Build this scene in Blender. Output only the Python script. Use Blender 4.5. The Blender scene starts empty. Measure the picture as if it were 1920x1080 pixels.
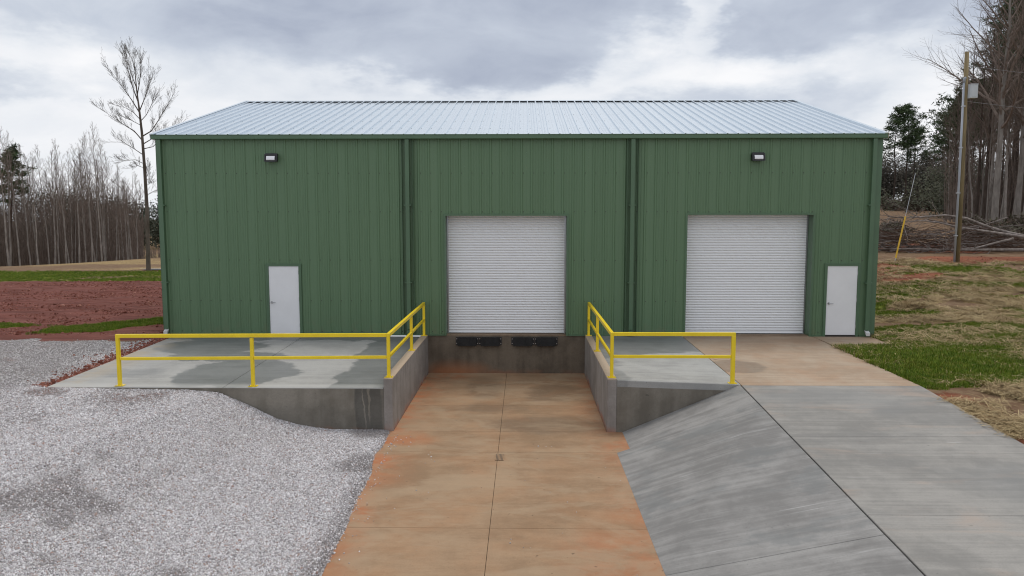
import bpy, bmesh, math, random
import numpy as np
from mathutils import Vector, Matrix

# ------------------------------------------------------------------ camera, sky, sun, exposure
scn = bpy.context.scene
COL = scn.collection
PI = math.pi
cam_d = bpy.data.cameras.new('camera')
cam = bpy.data.objects.new('camera', cam_d)
COL.objects.link(cam)
scn.camera = cam
cam_d.sensor_width = 36.0
cam_d.lens = 36.0 * 1378 / 1920
cam_d.clip_start = 0.1
cam_d.clip_end = 5000
cam.location = (0.2247, -21.96, 3.5506)
cam.rotation_euler = (PI / 2 - 0.0956, 0, 0.0161)

scn.view_settings.view_transform = 'Standard'
scn.view_settings.look = 'None'
scn.view_settings.exposure = 0.05
scn.view_settings.gamma = 1.0
scn.cycles.filter_width = 1.1
scn.view_settings.use_curve_mapping = False

SUN_EL, SUN_AZ = math.radians(74), math.radians(25)     # high, behind the building and a little to the right
sun_d = bpy.data.lights.new('sun', 'SUN')
sun_d.energy = 1.5
sun_d.angle = math.radians(20)
sun_d.color = (1.0, 0.95, 0.87)
sun = bpy.data.objects.new('sun', sun_d)
COL.objects.link(sun)
_sd = Vector((math.sin(SUN_AZ) * math.cos(SUN_EL), math.cos(SUN_AZ) * math.cos(SUN_EL), math.sin(SUN_EL)))
sun.rotation_euler = _sd.to_track_quat('Z', 'Y').to_euler()


class G:
    """small node-graph builder"""
    def __init__(s, nt):
        s.nt = nt
        nt.nodes.clear()

    def n(s, t, ins=None, **props):
        nd = s.nt.nodes.new(t)
        for k, v in props.items():
            setattr(nd, k, v)
        for k, v in (ins or {}).items():
            s.put(nd.inputs[k], v)
        return nd

    def put(s, sock, v):
        if isinstance(v, bpy.types.NodeSocket):
            s.nt.links.new(v, sock)
        elif v is not None:
            if sock.type == 'RGBA' and len(v) == 3:
                v = (*v, 1)
            sock.default_value = v

    def m(s, op, a, b=None, c=None):
        nd = s.n('ShaderNodeMath', operation=op)
        for i, v in enumerate((a, b, c)):
            if v is not None:
                s.put(nd.inputs[i], v)
        return nd.outputs[0]

    def mul(s, *a):
        r = a[0]
        for b in a[1:]:
            r = s.m('MULTIPLY', r, b)
        return r

    def add(s, a, b): return s.m('ADD', a, b)
    def mx(s, *a):
        r = a[0]
        for b in a[1:]:
            r = s.m('MAXIMUM', r, b)
        return r

    def vm(s, op, a, b):
        nd = s.n('ShaderNodeVectorMath', operation=op)
        s.put(nd.inputs[0], a)
        s.put(nd.inputs[1], b)
        return nd.outputs[0]

    def mix(s, f, a, b, bt='MIX'):
        nd = s.n('ShaderNodeMix', data_type='RGBA', blend_type=bt)
        s.put(nd.inputs[0], f)
        s.put(nd.inputs[6], a)
        s.put(nd.inputs[7], b)
        return nd.outputs[2]

    def noise(s, v, scale=1.0, detail=4.0, rough=0.55, dist=0.0, out=0):
        nd = s.n('ShaderNodeTexNoise', {'Vector': v, 'Scale': scale, 'Detail': detail, 'Roughness': rough, 'Distortion': dist})
        return nd.outputs[out]

    def step(s, v, lo, hi, a=0.0, b=1.0):
        nd = s.n('ShaderNodeMapRange', {0: v, 1: lo, 2: hi, 3: a, 4: b}, interpolation_type='SMOOTHSTEP', clamp=True)
        return nd.outputs[0]

    def xyz(s, v):
        nd = s.n('ShaderNodeSeparateXYZ', {0: v})
        return nd.outputs

    def vec(s, x, y, z):
        return s.n('ShaderNodeCombineXYZ', {0: x, 1: y, 2: z}).outputs[0]

    def pos(s): return s.n('ShaderNodeNewGeometry').outputs['Position']
    def obj(s): return s.n('ShaderNodeTexCoord').outputs['Object']

    def blob(s, x, y, cx, cy, rx, ry, soft=0.25):
        """1 inside an ellipse, fading at its rim"""
        a = s.m('DIVIDE', s.m('SUBTRACT', x, cx), rx)
        b = s.m('DIVIDE', s.m('SUBTRACT', y, cy), ry)
        d = s.m('SQRT', s.add(s.mul(a, a), s.mul(b, b)))
        return s.step(d, 1 - soft, 1 + soft, 1.0, 0.0)

    def bump(s, h, strength=0.3, dist=0.01):
        return s.n('ShaderNodeBump', {'Height': h, 'Strength': strength, 'Distance': dist}).outputs[0]

    def bsdf(s, col, rough=0.8, metal=0.0, normal=None, spec=0.5, **kw):
        b = s.n('ShaderNodeBsdfPrincipled', {'Base Color': col, 'Roughness': rough, 'Metallic': metal, 'Specular IOR Level': spec})
        if normal is not None:
            s.put(b.inputs['Normal'], normal)
        for k, v in kw.items():
            s.put(b.inputs[k], v)
        o = s.n('ShaderNodeOutputMaterial')
        s.nt.links.new(b.outputs[0], o.inputs[0])
        return b


def make_world():
    w = bpy.data.worlds.new('World')
    scn.world = w
    w.use_nodes = True
    g = G(w.node_tree)
    sky = g.n('ShaderNodeTexSky', sky_type='NISHITA', sun_disc=False, sun_elevation=SUN_EL, sun_rotation=SUN_AZ)
    bg1 = g.n('ShaderNodeBackground', {'Color': sky.outputs[0], 'Strength': 0.09})
    d = g.n('ShaderNodeTexCoord').outputs['Generated']
    x, y, z = g.xyz(d)
    zc = g.m('MAXIMUM', z, 0.0)
    den = g.add(zc, 0.16)
    p = g.vec(g.m('DIVIDE', x, den), g.m('DIVIDE', y, den), 0.0)
    p = g.vm('ADD', p, (3.1, 7.7, 0.0))
    q3 = g.vm('ADD', g.vm('MULTIPLY', d, (1.0, 1.0, 2.3)), (2.3, 5.1, 0.7))
    big = g.noise(q3, 2.6, 5, 0.5, 0.35)
    det = g.noise(q3, 7.5, 8, 0.55, 0.4)
    az = g.m('ARCTAN2', x, y)
    wob = g.m('SUBTRACT', g.noise(q3, 4.0, 6, 0.6), 0.5)
    wob2 = g.m('SUBTRACT', g.noise(g.vm('ADD', q3, (9.0, 4.0, 0.0)), 4.0, 6, 0.6), 0.5)
    u = g.add(az, g.mul(wob, 0.42))
    v = g.add(g.m('ARCSINE', z), g.mul(wob2, 0.20))
    dark = g.mx(g.blob(u, v, -0.10, 0.26, 0.30, 0.085, 0.45), g.blob(u, v, 0.40, 0.27, 0.22, 0.06, 0.45),
                g.mul(g.blob(u, v, -0.66, 0.15, 0.10, 0.020, 0.5), 0.7), g.mul(g.blob(u, v, 0.36, 0.13, 0.2, 0.035, 0.6), 0.45),
                g.mul(g.blob(u, v, -0.52, 0.25, 0.16, 0.05, 0.6), 0.25))
    lite = g.mx(g.blob(u, v, 0.22, 0.195, 0.13, 0.045, 0.5), g.blob(u, v, 0.22, 0.27, 0.05, 0.04, 0.5),
                g.mul(g.blob(u, v, -0.58, 0.18, 0.12, 0.035, 0.6), 0.9), g.blob(u, v, 0.55, 0.12, 0.12, 0.05, 0.6),
                g.mul(g.blob(u, v, 0.02, 0.165, 0.25, 0.022, 0.6), 0.7), g.mul(g.blob(u, v, -0.5, 0.08, 0.3, 0.06, 0.6), 0.6))
    t = g.add(g.add(g.mul(big, 0.75), g.mul(det, 0.55)), -0.05)
    t = g.add(t, g.m('SUBTRACT', g.mul(lite, 0.30), g.mul(dark, 0.33)))
    r = g.n('ShaderNodeValToRGB', {0: t})
    cr = r.color_ramp
    cr.elements[0].position = 0.10
    cr.elements[0].color = (0.38, 0.425, 0.53, 1)
    cr.elements[1].position = 0.92
    cr.elements[1].color = (0.95, 0.95, 0.965, 1)
    e = cr.elements.new(0.40); e.color = (0.56, 0.61, 0.70, 1)
    e = cr.elements.new(0.62); e.color = (0.75, 0.785, 0.84, 1)
    bg2 = g.n('ShaderNodeBackground', {'Color': r.outputs[0], 'Strength': 1.0})
    fac = g.step(g.noise(p, 1.1, 4, 0.5), 0.18, 0.40, 0.80, 0.97)
    ms = g.n('ShaderNodeMixShader', {0: fac, 1: bg1.outputs[0], 2: bg2.outputs[0]})
    o = g.n('ShaderNodeOutputWorld')
    w.node_tree.links.new(ms.outputs[0], o.inputs[0])


make_world()

# ------------------------------------------------------------------ helpers
def mat(name):
    m = bpy.data.materials.new(name)
    m.use_nodes = True
    return m, G(m.node_tree)


class MB:
    """collects quads, boxes, tubes; builds ONE mesh object"""
    def __init__(s):
        s.v, s.f, s.mi = [], [], []

    def poly(s, pts, mi=0):
        b = len(s.v)
        s.v += [tuple(p) for p in pts]
        s.f.append(tuple(range(b, b + len(pts))))
        s.mi.append(mi)

    def hexa(s, c, mi=0):
        b = len(s.v)
        s.v += [tuple(p) for p in c]
        for f in ((3, 2, 1, 0), (4, 5, 6, 7), (0, 1, 5, 4), (1, 2, 6, 5), (2, 3, 7, 6), (3, 0, 4, 7)):
            s.f.append(tuple(b + i for i in f))
            s.mi.append(mi)

    def box(s, x0, x1, y0, y1, z0, z1, mi=0):
        s.hexa([(x0, y0, z0), (x1, y0, z0), (x1, y1, z0), (x0, y1, z0), (x0, y0, z1), (x1, y0, z1), (x1, y1, z1), (x0, y1, z1)], mi)

    def tube(s, pts, rad, n=6, mi=0, cap=True):
        P = [Vector(p) for p in pts]
        if not hasattr(rad, '__len__'):
            rad = [rad] * len(P)
        b = len(s.v)
        up = None
        for i, p in enumerate(P):
            d = (P[min(i + 1, len(P) - 1)] - P[max(i - 1, 0)]).normalized()
            if up is None:
                up = d.orthogonal().normalized()
            else:
                up = (up - d * up.dot(d))
                up = up.normalized() if up.length > 1e-6 else d.orthogonal().normalized()
            w = d.cross(up)
            for k in range(n):
                a = 2 * PI * k / n
                q = p + (up * math.cos(a) + w * math.sin(a)) * rad[i]
                s.v.append((q.x, q.y, q.z))
        for i in range(len(P) - 1):
            for k in range(n):
                s.f.append((b + i * n + k, b + i * n + (k + 1) % n, b + (i + 1) * n + (k + 1) % n, b + (i + 1) * n + k))
                s.mi.append(mi)
        if cap:
            s.f.append(tuple(b + k for k in reversed(range(n)))); s.mi.append(mi)
            e = b + (len(P) - 1) * n
            s.f.append(tuple(e + k for k in range(n))); s.mi.append(mi)

    def mesh(s, name, mats, smooth=False):
        me = bpy.data.meshes.new(name)
        me.from_pydata(s.v, [], s.f)
        for m in (mats if isinstance(mats, (list, tuple)) else [mats]):
            me.materials.append(m)
        me.polygons.foreach_set('material_index', s.mi)
        if smooth:
            me.polygons.foreach_set('use_smooth', [True] * len(s.f))
        me.update()
        return me

    def build(s, name, mats, parent=None, smooth=False, bevel=0.0, loc=None):
        o = bpy.data.objects.new(name, s.mesh(name, mats, smooth))
        COL.objects.link(o)
        if parent is not None:
            o.parent = parent
        if loc is not None:
            o.location = loc
        if bevel:
            bv = o.modifiers.new('bevel', 'BEVEL')
            bv.width = bevel
            bv.segments = 2
            bv.limit_method = 'ANGLE'
        return o


def put(name, me, parent=None, loc=None):
    o = bpy.data.objects.new(name, me)
    COL.objects.link(o)
    if parent is not None:
        o.parent = parent
    if loc is not None:
        o.location = loc
    return o


def tag(o, label=None, cat=None, group=None, kind=None):
    for k, v in (('label', label), ('category', cat), ('group', group), ('kind', kind)):
        if v:
            o[k] = v
    return o


def empty(name, loc=(0, 0, 0), rz=0.0):
    o = bpy.data.objects.new(name, None)
    COL.objects.link(o)
    o.location = loc
    o.rotation_euler = (0, 0, rz)
    o.empty_display_size = 0.2
    return o


def copy_tree(o, parent=None):
    c = o.copy()
    COL.objects.link(c)
    if parent is not None:
        c.parent = parent
    for ch in list(o.children):
        copy_tree(ch, c)
    return c


def _hash(ix, iy, seed):
    h = (ix.astype(np.int64) * 374761393 + iy.astype(np.int64) * 668265263 + seed * 974711) & 0xffffffff
    h = ((h ^ (h >> 13)) * 1274126177) & 0xffffffff
    return ((h ^ (h >> 16)) & 0xffff) / 65535.0


def vnoise(x, y, scale=1.0, seed=0, octaves=3):
    x = np.asarray(x, float) * scale
    y = np.asarray(y, float) * scale
    r = np.zeros(np.broadcast(x, y).shape)
    a, tot = 1.0, 0.0
    for o in range(octaves):
        ix, iy = np.floor(x), np.floor(y)
        fx, fy = x - ix, y - iy
        fx, fy = fx * fx * (3 - 2 * fx), fy * fy * (3 - 2 * fy)
        h = lambda dx, dy: _hash(ix + dx, iy + dy, seed + o * 17)
        r = r + a * ((h(0, 0) * (1 - fx) + h(1, 0) * fx) * (1 - fy) + (h(0, 1) * (1 - fx) + h(1, 1) * fx) * fy)
        tot += a
        a *= 0.5
        x, y = x * 2.03 + 11.3, y * 2.03 + 5.7
    return r / tot


def ss(v, lo, hi):
    t = np.clip((np.asarray(v, float) - lo) / (hi - lo), 0, 1)
    return t * t * (3 - 2 * t)


# ------------------------------------------------------------------ materials
def mat_paint(name, col, rough=0.45, metal=0.0, var=0.12, spec=0.5, scale=1.5):
    m, g = mat(name)
    p = g.pos()
    f = g.step(g.noise(p, scale, 5, 0.6), 0.3, 0.7)
    c = g.mix(f, tuple(v * (1 - var) for v in col), tuple(min(1, v * (1 + var)) for v in col))
    r = g.add(rough - 0.06, g.mul(g.noise(p, 4, 4), 0.12))
    g.bsdf(c, r, metal, spec=spec)
    return m


def mat_green():
    m, g = mat('green_painted_steel')
    p = g.pos()
    x, y, z = g.xyz(p)
    f = g.noise(g.vm('MULTIPLY', p, (2.2, 2.2, 0.25)), 1.0, 5, 0.6)
    c = g.mix(f, (0.099, 0.171, 0.092), (0.121, 0.201, 0.112))
    dirt = g.mul(g.step(z, 0.0, 0.7, 1.0, 0.0), g.step(g.noise(p, 3.0, 5, 0.6), 0.45, 0.7), 0.22)
    c = g.mix(dirt, c, (0.20, 0.14, 0.09))
    h = g.noise(g.vm('MULTIPLY', p, (5, 5, 1.2)), 1.0, 3)
    g.bsdf(c, 0.42, 0.0, g.bump(h, 0.05, 0.01), 0.4)
    return m


def mat_galv():
    m, g = mat('galvanised_roof_steel')
    p = g.pos()
    f = g.noise(p, 9, 4, 0.6)
    f2 = g.noise(g.vm('MULTIPLY', p, (3.0, 0.35, 1.0)), 1.0, 4)
    c = g.mix(f, (0.66, 0.725, 0.78), (0.76, 0.82, 0.875))
    c = g.mix(g.mul(f2, 0.25), c, (0.56, 0.63, 0.70))
    h = g.noise(g.vm('MULTIPLY', p, (1.5, 0.5, 1.0)), 1.0, 2)
    g.bsdf(c, g.add(0.20, g.mul(f, 0.12)), 0.85, g.bump(h, 0.06, 0.03))
    return m


def mat_slat():
    m, g = mat('white_roll_door_steel')
    p = g.pos()
    f = g.noise(g.vm('MULTIPLY', p, (0.8, 1, 6)), 1.0, 5, 0.65)
    c = g.mix(f, (0.79, 0.80, 0.815), (0.84, 0.845, 0.86))
    g.bsdf(c, 0.36, 0.0, spec=0.5)
    return m


def concrete_core(g, base, lite, darkc, streak=(0.35, 9.0, 1.0), clay=0.0, clay_mask=None, wet=None, extra=None, grain=1.0, flat=0.30):
    p = g.pos()
    x, y, z = g.xyz(p)
    big = g.noise(p, 0.55, 5, 0.6, 0.4)
    mid = g.noise(p, 2.6, 6, 0.65)
    st = g.noise(g.vm('MULTIPLY', p, streak), 1.0, 5, 0.6)
    fine = g.noise(p, 55, 3, 0.6)
    t = g.add(g.add(g.mul(big, 0.42), g.mul(mid, 0.25)), g.mul(st, 0.33))
    c = g.mix(g.step(t, 0.40, 0.60), darkc, lite)
    c = g.mix(flat, c, base)
    broom = g.noise(g.vm('MULTIPLY', p, (streak[0] * 5, streak[1] * 7, 20.0)), 1.0, 3, 0.6)
    c = g.mix(g.mul(g.step(broom, 0.35, 0.70), 0.22), c, tuple(v * 0.72 for v in base))
    mott = g.step(g.noise(p, 5.5, 7, 0.7, 0.2), 0.52, 0.66)
    c = g.mix(g.mul(mott, 0.20), c, tuple(min(1, v * 1.28) for v in base))
    c = g.mix(g.mul(g.step(fine, 0.3, 0.75), 0.30 * grain), c, tuple(v * 0.62 for v in base))
    pit = g.mx(g.step(g.noise(p, 30, 2, 0.5), 0.68, 0.76), g.step(g.noise(p, 7.0, 2, 0.5), 0.755, 0.775))
    c = g.mix(g.mul(pit, 0.5), c, tuple(v * 0.4 for v in base))
    if clay:
        cm = g.step(g.add(g.mul(g.noise(p, 0.8, 6, 0.65, 0.6), 0.7), g.mul(st, 0.3)), 0.42, 0.66)
        c = g.mix(g.mul(cm, clay), c, (0.36, 0.17, 0.075))
    if clay_mask is not None:
        c = g.mix(clay_mask(g, x, y, z, p), c, (0.40, 0.125, 0.045))
    rough = g.add(0.72, g.mul(mid, 0.2))
    if wet is not None:
        w = wet(g, x, y, z, p)
        c = g.mix(w, c, g.mix(1.0, c, (0.50, 0.52, 0.54), 'MULTIPLY'))
        rough = g.m('SUBTRACT', rough, g.mul(w, 0.42))
    if extra is not None:
        c = extra(g, c, x, y, z, p)
    h = g.add(g.mul(fine, 0.35), g.add(g.mul(st, 0.9), g.mul(mid, 0.5)))
    g.bsdf(c, rough, 0.0, g.bump(h, 0.25, 0.006), 0.35)


def wob(g, p, amt, scale=1.2, off=0.0):
    return g.mul(g.m('SUBTRACT', g.noise(g.vm('ADD', p, (off, off * 0.7, 0.0)), scale, 5, 0.6), 0.5), amt)


def mat_apron_left():
    m, g = mat('grey_broomed_concrete')
    def wet(g, x, y, z, p):
        xx = g.add(x, wob(g, p, 1.5, 0.9))
        yy = g.add(y, wob(g, p, 1.2, 1.1, 5.0))
        return g.mul(0.88, g.mx(g.step(xx, -4.2, -4.05), g.blob(xx, yy, -6.6, -4.6, 1.35, 1.5, 0.06), g.blob(xx, yy, -7.6, -2.9, 1.6, 0.6, 0.06),
                           g.step(yy, -0.75, -0.65), g.blob(xx, yy, -8.6, -1.6, 1.5, 1.0, 0.08), g.mul(g.blob(xx, yy, -9.2, -4.7, 0.8, 0.35, 0.3), 0.4)))
    def extra(g, c, x, y, z, p):
        f = g.mul(g.step(x, -9.2, -10.3), g.step(g.noise(p, 1.5, 5), 0.35, 0.6), 0.55)
        c = g.mix(f, c, (0.38, 0.30, 0.20))
        edge = g.mul(g.step(y, -5.6, -5.9), 0.5)
        return g.mix(edge, c, (0.47, 0.46, 0.44))
    concrete_core(g, (0.35, 0.345, 0.33), (0.42, 0.41, 0.39), (0.27, 0.265, 0.255), wet=wet, extra=extra)
    return m


def mat_apron_right():
    m, g = mat('grey_apron_concrete')
    def wet(g, x, y, z, p):
        xx = g.add(x, wob(g, p, 1.2, 0.9, 3.0))
        yy = g.add(y, wob(g, p, 1.0, 1.0, 8.0))
        return g.mul(0.8, g.mx(g.step(g.add(yy, g.mul(xx, -0.42)), -4.6, -4.45), g.mul(g.step(xx, 2.62, 2.5), 0.6)))
    concrete_core(g, (0.36, 0.355, 0.34), (0.435, 0.43, 0.41), (0.27, 0.265, 0.255), wet=wet)
    return m


def mat_apron_tan():
    m, g = mat('tan_stained_concrete')
    def wet(g, x, y, z, p):
        xx = g.add(x, wob(g, p, 0.7, 1.6, 2.0))
        yy = g.add(y, wob(g, p, 0.6, 1.6, 6.0))
        return g.mul(0.55, g.mx(g.blob(xx, yy, 5.4, -4.2, 0.75, 0.7, 0.1), g.blob(xx, yy, 6.0, -0.2, 1.2, 0.3, 0.3)))
    def extra(g, c, x, y, z, p):
        spot = g.step(g.noise(p, 2.2, 3, 0.5), 0.70, 0.76)
        c = g.mix(g.mul(spot, 0.6), c, (0.24, 0.13, 0.08))
        return g.mix(g.mul(g.step(y, -1.2, -0.1), 0.35), c, (0.27, 0.17, 0.10))
    concrete_core(g, (0.39, 0.295, 0.215), (0.47, 0.38, 0.29), (0.31, 0.225, 0.155), clay=0.30, wet=wet, extra=extra)
    return m


def mat_driveway():
    m, g = mat('driveway_concrete')
    def extra(g, c, x, y, z, p):
        f = g.mul(g.step(g.noise(g.vm('MULTIPLY', p, (0.5, 1.6, 1.0)), 1.0, 6, 0.65, 0.4), 0.5, 0.72), 0.45)
        c = g.mix(f, c, (0.40, 0.30, 0.235))
        sc = g.step(g.noise(g.vm('MULTIPLY', p, (1.2, 22, 1.0)), 1.0, 3, 0.6), 0.68, 0.78)
        c = g.mix(g.mul(sc, 0.35), c, (0.55, 0.55, 0.55))
        xx = g.add(x, wob(g, p, 0.9, 1.0)); yy = g.add(y, wob(g, p, 0.9, 1.0, 4.0))
        blot = g.step(g.noise(g.vm('MULTIPLY', p, (0.55, 1.3, 1.0)), 1.0, 7, 0.65, 0.4), 0.50, 0.64)
        c = g.mix(g.mul(blot, 0.32), c, (0.175, 0.172, 0.166))
        d = g.mx(g.blob(xx, yy, 6.2, -6.9, 1.6, 0.55, 0.4), g.blob(xx, yy, 7.4, -7.3, 0.9, 0.5, 0.5), g.blob(xx, yy, 8.0, -11.2, 1.2, 0.8, 0.6))
        return g.mix(g.mul(d, 0.4), c, (0.205, 0.207, 0.205))
    concrete_core(g, (0.270, 0.257, 0.238), (0.362, 0.343, 0.316), (0.188, 0.181, 0.169), streak=(0.25, 9.0, 1.0), extra=extra, flat=0.32)
    return m


def mat_slope():
    m, g = mat('blue_grey_slope_concrete')
    def extra(g, c, x, y, z, p):
        sc = g.step(g.noise(g.vm('MULTIPLY', p, (0.4, 14.0, 1.0)), 1.0, 5, 0.7, 0.15), 0.58, 0.74)
        zone = g.step(g.noise(g.vm('MULTIPLY', p, (0.35, 0.9, 1.0)), 1.0, 5, 0.6, 0.4), 0.42, 0.62)
        c = g.mix(g.mul(sc, zone, 0.6), c, (0.47, 0.465, 0.46))
        d = g.step(g.noise(g.vm('MULTIPLY', p, (0.7, 1.1, 1.0)), 1.0, 6, 0.65, 0.3), 0.54, 0.64)
        return g.mix(g.mul(d, 0.46), c, (0.158, 0.166, 0.166))
    concrete_core(g, (0.245, 0.236, 0.226), (0.335, 0.324, 0.312), (0.160, 0.154, 0.148), streak=(0.30, 8.0, 1.0), extra=extra, flat=0.25)
    return m


def mat_pit():
    m, g = mat('clay_stained_concrete')
    def clay_mask(g, x, y, z, p):
        xx = g.add(x, wob(g, p, 1.1, 0.8)); yy = g.add(y, wob(g, p, 1.0, 0.9, 3.0))
        e = g.mx(g.mul(g.step(xx, -1.7, -2.75), 0.75), g.mul(g.step(xx, 1.35, 2.2), 0.5), g.mul(g.blob(xx, yy, -2.5, -6.7, 0.7, 0.7, 0.6), 0.75),
                 g.mul(g.blob(xx, yy, 2.2, -6.8, 0.4, 0.7, 0.6), 0.75), g.mul(g.blob(xx, yy, -2.3, -0.3, 0.9, 0.7, 0.6), 0.75), g.mul(g.blob(xx, yy, 1.5, -12.2, 0.7, 0.9, 0.6), 0.6),
                 g.mul(g.step(xx, -2.2, -2.6), 1.0))
        n = g.step(g.noise(p, 1.7, 6, 0.65, 0.3), 0.30, 0.66)
        return g.mul(e, n, 0.85)
    def wet(g, x, y, z, p):
        xx = g.add(x, wob(g, p, 1.3, 0.9, 2.0)); yy = g.add(y, wob(g, p, 0.9, 1.0, 7.0))
        return g.mul(0.50, g.mx(g.blob(xx, yy, 1.05, -2.5, 0.75, 1.0, 0.3), g.blob(xx, yy, 0.9, -5.5, 1.4, 0.75, 0.3), g.mul(g.blob(xx, yy, -1.0, -4.1, 1.2, 0.35, 0.5), 0.8), g.blob(xx, yy, -0.9, -2.0, 0.5, 1.2, 0.4)))
    def extra(g, c, x, y, z, p):
        f = g.step(g.noise(g.vm('MULTIPLY', p, (1.1, 1.8, 1.0)), 1.0, 7, 0.7, 0.6), 0.55, 0.68)
        c = g.mix(g.mul(f, 0.30), c, (0.24, 0.135, 0.075))
        f2 = g.step(g.noise(g.vm('MULTIPLY', g.vm('ADD', p, (20.0, 3.0, 0.0)), (0.55, 1.0, 1.0)), 1.0, 6, 0.65, 0.6), 0.47, 0.60)
        c = g.mix(g.mul(f2, 0.38), c, (0.37, 0.275, 0.18))
        sp = g.step(g.noise(p, 9.0, 2, 0.5), 0.74, 0.78)
        return g.mix(g.mul(sp, 0.65), c, (0.09, 0.055, 0.035))
    concrete_core(g, (0.305, 0.195, 0.112), (0.375, 0.255, 0.158), (0.23, 0.142, 0.08), streak=(0.5, 2.2, 1.0), clay=0.30, clay_mask=clay_mask, wet=wet, extra=extra)
    return m


def mat_wall_conc(name, base, lite, dark, wet=None, clay_z=None, clay_amt=0.5, extra=None):
    m, g = mat(name)
    def cm(g, x, y, z, p):
        zz = g.add(z, wob(g, p, 0.35, 2.0))
        return g.mul(g.step(zz, clay_z + 0.22, clay_z), g.step(g.noise(p, 1.1, 4), 0.35, 0.6), clay_amt)
    concrete_core(g, base, lite, dark, streak=(3.0, 3.0, 0.35), clay_mask=cm if clay_z is not None else None, wet=wet, extra=extra, grain=0.7)
    return m


def mat_front_left():
    def wet(g, x, y, z, p):
        xx = g.add(x, wob(g, g.vm('MULTIPLY', p, (1, 1, 0.4)), 0.25, 3.0))
        a = g.blob(xx, z, -3.22, -0.7, 0.30, 5.0, 0.12)
        gap = g.mx(g.blob(xx, z, -3.20, -0.5, 0.022, 0.45, 0.3), g.blob(xx, z, -3.30, -0.75, 0.016, 0.55, 0.3))
        w = g.mul(a, g.m('SUBTRACT', 1.0, gap))
        zz = g.add(z, wob(g, p, 0.5, 1.0))
        return g.mx(w, g.mul(g.step(zz, -0.45, -0.75), 0.35), g.mul(g.step(x, -3.1, -3.0), 0.45))
    return mat_wall_conc('damp_grey_wall_concrete', (0.215, 0.19, 0.155), (0.30, 0.275, 0.235), (0.14, 0.125, 0.10), wet=wet, clay_z=-1.27, clay_amt=0.6)


M = {}
M['green'] = mat_green()
M['trim'] = mat_paint('green_trim_steel', (0.078, 0.143, 0.079), 0.42, var=0.06)
M['galv'] = mat_galv()
M['slat'] = mat_slat()
M['door'] = mat_paint('white_door_paint', (0.76, 0.76, 0.775), 0.4, var=0.03)
M['steel'] = mat_paint('brushed_steel', (0.42, 0.42, 0.43), 0.35, 0.9, 0.1)
M['black'] = mat_paint('black_plastic', (0.018, 0.018, 0.02), 0.5, var=0.2)
M['lens'] = mat_paint('frosted_white_lens', (0.82, 0.82, 0.85), 0.2, var=0.02)
M['rubber'] = mat_paint('black_rubber', (0.014, 0.014, 0.015), 0.7, var=0.3, scale=6)
M['yellow'] = mat_paint('yellow_rail_paint', (0.82, 0.60, 0.012), 0.38, var=0.05, scale=2.5)
M['dark'] = mat_paint('dark_joint_filler', (0.03, 0.028, 0.026), 0.9, var=0.3)
M['seal'] = mat_paint('dark_threshold', (0.05, 0.042, 0.036), 0.6)
M['white_boot'] = mat_paint('pale_outlet_metal', (0.6, 0.6, 0.6), 0.35, var=0.05)
M['apl'] = mat_apron_left()
M['apr'] = mat_apron_right()
M['tan'] = mat_apron_tan()
M['drive'] = mat_driveway()
M['slope'] = mat_slope()
M['pit'] = mat_pit()
M['fl'] = mat_front_left()
M['fr'] = mat_wall_conc('brown_grey_wall_concrete', (0.185, 0.165, 0.135), (0.25, 0.225, 0.19), (0.12, 0.105, 0.085), clay_z=-1.3, clay_amt=0.3)
M['side'] = mat_wall_conc('grey_side_wall_concrete', (0.27, 0.245, 0.225), (0.37, 0.345, 0.325), (0.19, 0.17, 0.155), clay_z=-1.2, clay_amt=0.7,
                          extra=lambda g, c, x, y, z, p: g.mix(g.mul(g.step(z, -0.01, 0.015), 0.8), c, (0.46, 0.35, 0.24)))
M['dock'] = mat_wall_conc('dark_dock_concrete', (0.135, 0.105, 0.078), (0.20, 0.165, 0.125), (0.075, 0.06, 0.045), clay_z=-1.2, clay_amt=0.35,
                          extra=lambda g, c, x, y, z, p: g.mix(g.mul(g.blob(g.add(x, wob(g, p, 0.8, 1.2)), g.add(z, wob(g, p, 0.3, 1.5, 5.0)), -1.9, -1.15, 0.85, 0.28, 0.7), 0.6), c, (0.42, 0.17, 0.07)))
M['sill'] = mat_wall_conc('brown_sill_concrete', (0.24, 0.165, 0.11), (0.31, 0.225, 0.15), (0.16, 0.11, 0.075))

# ------------------------------------------------------------------ terrain
ZP = -1.17          # level of the sunken truck ramp
GX = np.array([-11.5, -10.4, -9.0, -8.0, -7.2, -6.54, -5.9, -5.25, -4.75, -4.3, -3.7, -3.23, -2.6])
GZ = np.array([-0.14, -0.21, -0.24, -0.25, -0.26, -0.31, -0.58, -0.90, -1.04, -1.11, -1.17, -1.20, -1.20])


def drive_z(y):
    y = np.asarray(y, float)
    return np.where(y > -6.1, -0.016 * np.clip(-y, 0, 6.1), -0.098 - 0.0755 * (-6.1 - y))


def edge_x(y):
    """where the gravel stops on the ramp"""
    y = np.asarray(y, float)
    return np.interp(-y, [6.0, 7.3, 10.8, 12.7, 30], [-2.78, -2.72, -2.57, -2.49, -2.3]) + 0.20 * (vnoise(y, y * 0, 0.9, 91, 4) - 0.5)


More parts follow.
